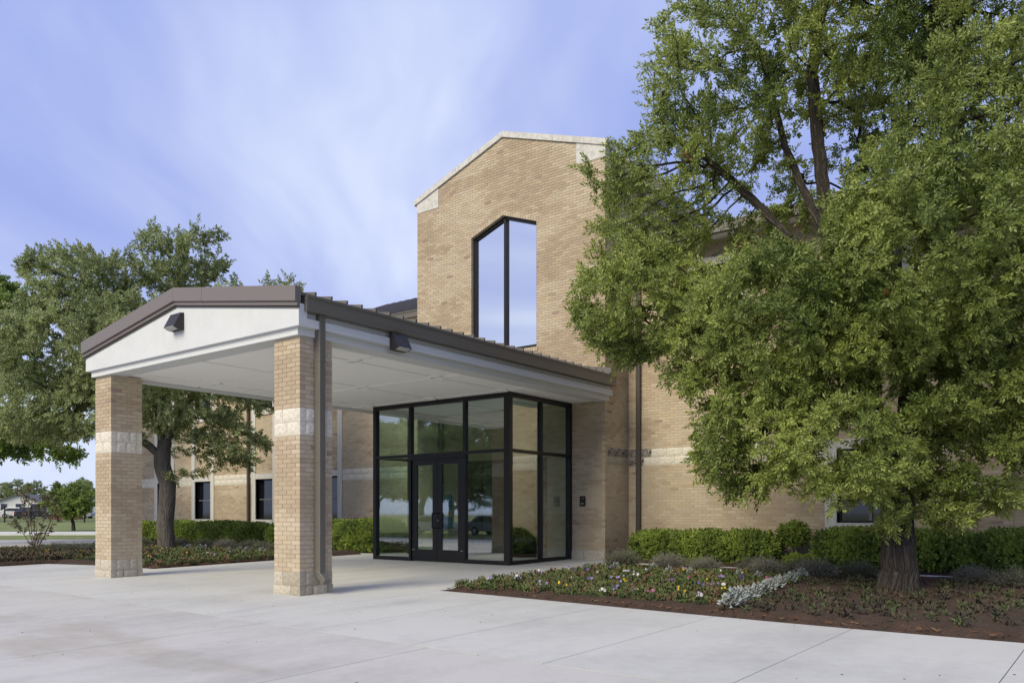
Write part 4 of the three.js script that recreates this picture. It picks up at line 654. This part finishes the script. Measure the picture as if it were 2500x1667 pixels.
function lavender(label, x, z, k, m, turn, group) { const t = thing('lavender_mound', label, 'shrub', V(x, bedY(x, z) - 0.02, z), turn, group); const w = obj('sprigs', wisp, wispMats[m], t); w.scale.set(k * 0.98, k * 0.98, k * 0.98); w.userData.kind = 'stuff'; obj('stem', rod(V(0, -0.04, 0), V(0, 0.06, 0), 0.012, 0.008, 6), wispMats[m], t); return t; }
const ORD = ['first', 'second', 'third', 'fourth', 'fifth', 'sixth', 'seventh', 'eighth', 'ninth', 'tenth', 'eleventh', 'twelfth', 'thirteenth', 'fourteenth', 'fifteenth', 'sixteenth', 'seventeenth'];
const GL = 'twiggy grey mounds in front of the white walkway';
[[-8.33, -14.62, 1.22, 0, 'grey-green twiggy mound nearest the vestibule'], [-7.22, -14.42, 1.12, 1, 'second grey twiggy mound from the vestibule, very upright'], [-6.9, -15.0, 0.8, 3, 'small green mound tucked behind a grey one'], [-6.4, -14.3, 0.98, 1, 'grey twiggy mound in front of the small green mound'], [-5.65, -14.75, 1.0, 2, 'dark twiggy mound, rear of a pair below the third boxwood'], [-5.2, -14.18, 1.08, 1, 'pale twiggy mound, front of a pair below the third boxwood'], [-4.75, -14.7, 1.0, 2, 'dark twiggy mound, rear of the pair behind the silver row'], [-4.3, -14.05, 1.15, 1, 'broad twiggy mound at the end of the silver-leaved row'], [-3.75, -14.5, 1.0, 0, 'twiggy mound left of the big oak trunk'], [-3.05, -14.2, 0.95, 2, 'twiggy mound touching the big oak trunk'], [-2.0, -14.3, 1.0, 1, 'twiggy mound right of the big oak trunk'], [-1.35, -13.9, 1.1, 2, 'dark twiggy mound at the picture edge by the oak']].forEach(([x, z, k, m, l], i) => lavender(l, x, z, k, m, i * 1.3, GL));
for (let i = 0; i < 13; i++) lavender(`${ORD[i]} dark twiggy mound from the vestibule in the row before the far boxwoods`, -19.4 - i * 0.82, -14.35 - (i % 3) * 0.14, 0.95 + (i % 4) * 0.07, [2, 0, 2, 1][i % 4], i * 2.1, 'twiggy row before the far boxwoods');
for (let i = 0; i < 7; i++) { const p = site(-13.2 + i * 0.32, 0, 23.4 - i * 0.13); lavender(`${ORD[6 - i]} small dark mound from the plain brick column, toward the parking lot`, p.x, p.z, 1.0 + (i % 2) * 0.12, i % 2 ? 2 : 0, i * 1.7, 'dark mounds left of the plain brick column'); }

// dusty miller, pansies, ground cover
const silverGeo = (() => { const r = rng(17), pos = []; for (let i = 0; i < 44; i++) { const a = i * 2.4, e = 0.15 + 1.15 * (i / 44), d = V(Math.cos(a) * Math.sin(e), Math.cos(e), Math.sin(a) * Math.sin(e)), sd = V(-Math.sin(a), (r() - 0.5) * 0.4, Math.cos(a)).normalize(); leafInto(pos, d.clone().multiplyScalar(0.05 + r() * 0.05).add(V(0, 0.07 - 0.06 * i / 44, 0)), d.clone().addScaledVector(onSphere(r), 0.45).normalize(), sd, 0.055 + r() * 0.025, 0.045, 0.3); } return fromPos(pos); })();
const silver = M.plain(0.30, 0.325, 0.30, 0.95);
function miller(x, z, k, label, group) { const t = thing('dusty_miller', label, 'plant', V(x, bedY(x, z) + 0.01, z), x * 7 + z * 3, group); const m = obj('leaves', silverGeo, silver, t); m.scale.setScalar(k * 0.8); obj('stem', rod(V(0, -0.05, 0), V(0, 0.07, 0), 0.008, 0.006, 5), silver, t); }
for (let i = 0; i < 17; i++) { const f = i / 16, R = hash2(i, 3, 8); miller(mixv(-3.93, -4.42, f) + (R - 0.5) * 0.14, mixv(-9.35, -13.7, f), (i < 3 ? 1.25 : 1.0) + R * 0.25, `${ORD[i]} silver-leaved plant from the paving in the row dividing the bed`, 'silver row dividing the bed'); }
[[-8.0, -13.75], [-7.2, -13.8], [-6.65, -13.3], [-6.1, -13.0], [-5.3, -13.2], [-8.35, -13.2], [-4.9, -13.0]].sort((a, b) => a[0] - b[0]).forEach(([x, z], i) => miller(x, z, 0.95, `${ORD[i]} silver-leaved plant from the vestibule along the back of the near flowers`, 'silver plants behind the near flowers'));
for (let i = 0; i < 11; i++) miller(-17.3 - i * 0.62 - hash2(i, 1, 2) * 0.3, -13.2 - hash2(i, 5, 4) * 0.5, 1.0 + hash2(i, 7, 1) * 0.3, `${ORD[i]} silver-leaved plant from the paving along the back of the far flowers`, 'silver plants behind the far flowers');
const clump = (() => { const r = rng(29), pos = []; for (let i = 0; i < 22; i++) { const a = r() * 6.28, e = 0.3 + r() * 1.1, d = V(Math.cos(a) * Math.sin(e), Math.cos(e), Math.sin(a) * Math.sin(e)), sd = V(-Math.sin(a), (r() - 0.5) * 0.7, Math.cos(a)).normalize(); leafInto(pos, V((r() - 0.5) * 0.09, r() * 0.07, (r() - 0.5) * 0.09), d, sd, 0.04 + r() * 0.03, 0.022); } return fromPos(pos); })();
const petals = (() => { const pos = []; for (let i = 0; i < 5; i++) { const a = i / 5 * 6.283 + 0.3, d = V(Math.cos(a), Math.sin(a), 0.12).normalize(), sd = V(-Math.sin(a), Math.cos(a), 0); leafInto(pos, V(0, 0, 0), d, sd, 0.034, 0.040, 0.06); } return fromPos(pos); })();
const heart = new THREE.SphereGeometry(0.007, 6, 5);
const flowerMats = { violet: M.plain(0.16, 0.10, 0.42), lilac: M.plain(0.36, 0.30, 0.62), white: M.plain(0.75, 0.74, 0.72), yellow: M.plain(0.75, 0.52, 0.03), orange: M.plain(0.75, 0.30, 0.02), rose: M.plain(0.42, 0.12, 0.25), maroon: M.plain(0.10, 0.012, 0.02) }, eye = M.plain(0.35, 0.22, 0.02), leafM = [M.plain(0.055, 0.088, 0.022), M.plain(0.085, 0.115, 0.028), M.plain(0.045, 0.07, 0.022)];
function pansy(x, z, kind, n, seed, label, group) {
  const t = thing('pansy_plant', label, 'flower', V(x, bedY(x, z) + 0.012, z), seed * 1.7, group); const l = obj('leaves', clump, leafM[seed % 3], t); l.scale.setScalar(1.15);
  for (let i = 0; i < n; i++) { const a = hash2(seed, i, 1) * 6.28, R = 0.02 + hash2(seed, i, 2) * 0.06, h = 0.09 + hash2(seed, i, 3) * 0.06, f = obj('flower', petals, flowerMats[kind[Math.floor(hash2(seed, i, 4) * kind.length)]], t); f.position.set(Math.cos(a) * R, h, Math.sin(a) * R); f.rotation.set(-0.45 + hash2(seed, i, 5) * 0.5, -t.rotation.y + 0.3 + (hash2(seed, i, 6) - 0.5) * 1.4, 0); f.scale.setScalar(0.34 + hash2(seed, i, 7) * 0.4); obj('flower_eye', heart, eye, f).position.z = 0.006; }
}
{
  const kinds = [['violet', 'lilac'], ['lilac', 'white'], ['white'], ['yellow'], ['yellow', 'maroon'], ['violet'], ['rose', 'maroon'], ['lilac']], word = ['violet and lilac', 'lilac and white', 'white', 'yellow', 'yellow and maroon', 'deep violet', 'rose and maroon', 'pale lilac'];
  const R = rng(3); let k = 0;
  for (let i = 0; i < 44; i++) { const x = -8.35 + R() * 4.1, z = -9.75 - R() * 3.9, c = Math.floor(R() * 8); if (x < -7.6 && z > -10.2) continue; pansy(x, z, kinds[c], 1 + Math.floor(R() * 4), k++, `${word[c]} pansies blooming in the near flower bed beside the silver row`, `${word[c]} pansies of the near bed`); }
  for (const [x, z, c, n] of [[-4.35, -9.55, 1, 6], [-5.05, -9.55, 6, 5], [-5.75, -9.6, 2, 6], [-5.72, -9.8, 0, 5], [-6.55, -9.75, 4, 4], [-6.9, -9.8, 7, 4], [-8.0, -9.9, 1, 4]]) pansy(x, z, kinds[c], n, k++, `${word[c]} pansies blooming in the near flower bed beside the silver row`, `${word[c]} pansies of the near bed`);
  const far = [3, 2, 3, 2, 4, 7]; for (let i = 0; i < 34; i++) { const c = i % 9 === 0 ? -1 : far[Math.floor(R() * 6)], x = -17.3 - R() * 8.5, z = -9.9 - R() * 3.2, w = c < 0 ? 'orange' : word[c]; pansy(x, z, c < 0 ? ['orange'] : kinds[c], 1 + Math.floor(R() * 3), k++, `${w} pansies blooming in the far flower bed under the leaning oak`, `${w} pansies of the far bed`); }
}
function cover(name, label, n, seed, place, tones, geo, size) {
  const R = rng(seed), mats = [], cols = []; for (let i = 0; i < n; i++) { const [x, z] = place(R); if (x === undefined) continue; const k = size * (0.6 + R() * 0.8), c = tones[Math.floor(R() * tones.length)], l = 0.8 + R() * 0.4; mats.push(new THREE.Matrix4().compose(V(x, bedY(x, z) - 0.005, z), new THREE.Quaternion().setFromEuler(new THREE.Euler((R() - 0.5) * 0.5, R() * 6.28, (R() - 0.5) * 0.5)), V(k, k, k))); cols.push(lin(c[0] * l, c[1] * l, c[2] * l)); }
  tag(copies(name, geo, M.leafMatte, mats, cols), label, 'ground cover');
}
const greens = [[0.07, 0.11, 0.025], [0.10, 0.135, 0.034], [0.06, 0.09, 0.024], [0.13, 0.13, 0.04], [0.16, 0.10, 0.048]], drab = [[0.05, 0.055, 0.022], [0.07, 0.055, 0.03], [0.07, 0.095, 0.03], [0.045, 0.036, 0.024]];
cover('bedding_leaves', 'low green bedding leaves among the near pansies', 2300, 41, (R) => { const x = -8.6 + R() * 4.4, z = -9.55 - R() * 4.5; return x < -8.0 && R() < 0.3 || z > bedFront(x) - 0.14 ? [] : [x, z]; }, greens, clump, 0.95);
cover('dry_groundcover', 'sparse dark dried plants scattered over the bare mulch', 900, 43, (R) => { const x = -4.0 + R() * 6.5, z = -9.2 - R() * 5; return [x, z]; }, drab, clump, 0.95);
cover('bedding_leaves', 'low green bedding leaves of the far flower bed', 2600, 45, (R) => { const x = -17.05 - R() * 11, z = -9.5 - R() * 4.6; return z > leftFront(x) - 0.12 ? [] : [x, z]; }, greens, clump, 1.15);
cover('bedding_leaves', 'brown-green low plants at the corner of the far bed', 900, 46, (R) => { const x = -21.1 - R() * 5, z = -6.6 - R() * 5.5; return [x, z]; }, [[0.07, 0.055, 0.025], [0.06, 0.06, 0.025], [0.09, 0.06, 0.03]], clump, 1.5);
const chip = new THREE.BoxGeometry(0.05, 0.006, 0.012);
cover('bark_chips', 'loose bark chips and fallen leaves on the near mulch', 5200, 47, (R) => { const x = -8.6 + R() * 10, z = -8.95 - R() * 5.8; return z > bedFront(x) - 0.03 ? [] : [x, z]; }, [[0.16, 0.075, 0.035], [0.09, 0.045, 0.025], [0.22, 0.13, 0.07], [0.06, 0.03, 0.018]], chip, 1);
cover('bark_chips', 'loose bark chips on the mulch of the far bed', 2600, 48, (R) => { const x = -17.0 - R() * 6, z = -9.4 - R() * 3; return z > leftFront(x) - 0.02 ? [] : [x, z]; }, [[0.18, 0.085, 0.04], [0.10, 0.05, 0.03], [0.26, 0.13, 0.06]], chip, 1.2);
{ const R = rng(99); const mats = [], cols = []; for (let i = 0; i < 80; i++) { const x = -18 + R() * 20, z = -1.5 - R() * 8; if (x > -8.6 && z < bedFront(x) || z < -8.9) continue; const k = 0.5 + R() * 0.9; mats.push(new THREE.Matrix4().compose(V(x, gy(z) + 0.004, z), new THREE.Quaternion().setFromAxisAngle(V(0, 1, 0), R() * 6.28), V(k * 0.3, 0.6, k * 0.5))); cols.push(lin(0.09, 0.07, 0.05)); } tag(copies('leaf_litter', chip, M.leafMatte, mats, cols), 'specks of fallen leaf litter on the concrete', 'litter'); }

// ------------------------------------------------------------------ across the lot: fence, houses, cars, far trees
function car(label, pos, turn, color, group) {
  const t = thing('parked_car', label, 'car', pos, turn, group), paint = std({ color: lin(...color), roughness: 0.3, metalness: 0.1 });
  const side = [[-2.2, 0.35], [2.2, 0.35], [2.25, 0.62], [2.1, 0.82], [1.1, 0.95], [0.45, 1.42], [-1.1, 1.45], [-1.85, 1.0], [-2.2, 0.92]], s = new THREE.Shape(side.map((p) => new THREE.Vector2(...p)));
  obj('body', new THREE.ExtrudeGeometry(s, { depth: 1.6, bevelEnabled: true, bevelSize: 0.05, bevelThickness: 0.06, bevelSegments: 2 }).translate(0, 0, -0.8), paint, t);
  for (const k of [-1, 1]) { obj('side_window', prism([[-1.55, 1.0], [0.85, 1.0], [0.40, 1.36], [-1.05, 1.38]], k * 0.862, k * 0.872), M.darkGlass, t); for (const x of [-1.4, 1.4]) { const w = obj('wheel', new THREE.CylinderGeometry(0.33, 0.33, 0.2, 20).rotateX(Math.PI / 2).translate(x, 0.33, k * 0.78), M.black, t); obj('rim', new THREE.CylinderGeometry(0.2, 0.2, 0.02, 16).rotateX(Math.PI / 2).translate(x, 0.33, k * 0.885), M.lens, w); } obj('headlight', bx(2.16, 2.3, 0.65, 0.78, k * 0.5, k * 0.8), M.lens, t); obj('tail_light', bx(-2.27, -2.2, 0.7, 0.88, k * 0.55, k * 0.8), M.plain(0.3, 0.02, 0.02), t); }
  obj('windscreen', new THREE.BoxGeometry(0.02, 0.72, 1.4).rotateZ(0.94).translate(0.80, 1.20, 0), M.darkGlass, t);
  return t;
}
{
  const f = thing('iron_fence', 'black iron picket fence across the far lawn', 'fence'), h = 1.45, yy = (s, d) => { const p = site(s, 0, d); return landY(p.x, p.z); };
  for (let i = 0; i <= 9; i++) { const s = -60 + i * 2.6, d = 80, y = yy(s, d), p = site(s, y, d); obj('post', bx(p.x - 0.05, p.x + 0.05, y - 0.1, y + h + 0.1, p.z - 0.05, p.z + 0.05), M.black, f); if (i === 9) break; const q = site(s + 2.6, yy(s + 2.6, d), d); for (const k of [0.15, h - 0.12]) obj('rail', rod(p.clone().setY(y + k), q.clone().setY(q.y + k), 0.025, 0.025, 4), M.black, f); const g = []; for (let j = 1; j < 20; j++) { const c = p.clone().lerp(q, j / 20); g.push(rod(c, c.clone().setY(c.y + h), 0.012, 0.012, 4)); } obj('picket_panel', g, M.black, f).userData.kind = 'stuff'; }
  const house = (label, s, d, w, dep, hh, rh, wall, roofC, turn) => {
    const p = site(s, 0, d); p.y = landY(p.x, p.z) - 0.1; const t = thing('house', label, 'house', p, turn);
    obj('wall', prism([[-w / 2, 0], [w / 2, 0], [w / 2, hh], [0, hh + rh], [-w / 2, hh]], -dep / 2, dep / 2), wall, t);
    for (const k of [-1, 1]) obj('roof', prism([[0, hh + rh + 0.12], [k * (w / 2 + 0.4), hh - 0.1], [k * (w / 2 + 0.4), hh - 0.25], [0, hh + rh]], -dep / 2 - 0.4, dep / 2 + 0.4), roofC, t);
    for (const x of [-w * 0.3, 0, w * 0.3]) { const g = obj('window', bx(x - 0.5, x + 0.5, 1.0, 2.2, dep / 2, dep / 2 + 0.05), M.white, t); obj('pane', bx(x - 0.42, x + 0.42, 1.08, 2.12, dep / 2 + 0.05, dep / 2 + 0.07), M.darkGlass, g); }
    obj('door', bx(w * 0.42 - 0.5, w * 0.42 + 0.4, 0.1, 2.1, dep / 2, dep / 2 + 0.04), M.bronzeDark, t);
    return t;
  };
  const wh = M.plain(0.62, 0.62, 0.6), gr = M.plain(0.42, 0.44, 0.47), rf = M.plain(0.12, 0.115, 0.11);
  house('white gabled house beyond the iron fence', -78, 132, 7, 8, 2.4, 1.2, wh, rf, YAW + 0.2); house('long pale house behind the lawn tree', -69, 145, 11, 8, 2.5, 1.3, wh, rf, YAW + 1.2); house('grey gabled house beside the plain brick column', -64.5, 132, 6, 8, 2.6, 1.2, gr, rf, YAW);
  const low = thing('brick_garden_wall', 'low red brick garden wall beyond the iron fence', 'wall'); { const a = site(-54.5, 0, 100), y = landY(a.x, a.z), g = new THREE.BoxGeometry(4, 0.7, 0.3).rotateY(YAW).translate(a.x, y + 0.35, a.z); obj('wall_body', g, M.plain(0.13, 0.05, 0.04), low); obj('wall_cap', new THREE.BoxGeometry(4.1, 0.08, 0.4).rotateY(YAW).translate(a.x, y + 0.74, a.z), gr, low); }
  const C = (s, d) => { const p = site(s, 0, d); p.y = landY(p.x, p.z); return p; };
  car('white car parked before the white gabled house', C(-67.5, 112), YAW + 0.1, [0.7, 0.7, 0.7]); car('black car parked beyond the iron fence', C(-61, 104), YAW + 1.5, [0.012, 0.012, 0.014]); car('silver car half hidden by the lawn tree', C(-58.5, 110), YAW, [0.45, 0.46, 0.47]);
  { const p = C(-78, 140), u = thing('utility_pole', 'thin utility pole above the far houses', 'pole', p); obj('pole', rod(V(0, -0.2, 0), V(0, 5.8, 0), 0.12, 0.1, 8), M.bark, u); obj('crossarm', new THREE.BoxGeometry(2.2, 0.12, 0.12).rotateY(YAW + 0.3).translate(0, 5.3, 0), M.bark, u); }
  // trees behind the houses and, across the drive, those that the entrance glass mirrors
  const cloneTree = (src, p, k, turn, name, label, group) => { const t = src.clone(); t.name = numbered(name); t.position.copy(p); t.scale.setScalar(k); t.rotation.y = turn; t.userData = { label, category: 'tree', group }; scene.add(t); return t; };
  [[-100, 165, 0.75], [-93, 160, 0.7], [-88, 168, 0.8], [-80, 172, 0.62], [-73, 170, 0.7], [-66, 168, 0.65]].forEach(([s, d, k], i) => cloneTree(far1, C(s, d), k, i * 1.1, 'far_tree', `${ORD[i]} tree from the picture edge in the line behind the far houses`, 'trees behind the far houses'));
  [[-27, 12, 0.85], [-31, 15, 0.95], [-35, 12, 0.8], [-39, 15.5, 0.9], [-43, 12, 0.85], [-47, 15, 0.95], [-52, 13, 0.9], [-34, 24, 1.1], [-42, 25, 1.05], [-50, 24, 1.1], [-58, 25, 1.1]].forEach(([x, z, k], i) => { const p = V(x, landY(x, z), z); cloneTree(far1, p, k, 2 + i * 1.3, 'street_tree', 'tree across the driveway, mirrored in the entrance glass', 'trees across the driveway'); });
  [[-33, 19.5, [0.7, 0.7, 0.7]], [-38.5, 20, [0.25, 0.26, 0.28]], [-44, 19.5, [0.6, 0.6, 0.62]]].forEach(([x, z, c], i) => car(['white', 'grey', 'silver'][i] + ' car parked across the driveway, mirrored in the entrance glass', V(x, landY(x, z), z), 0.1 * i, c, 'cars across the driveway'));
}
renderer.render(scene, camera);
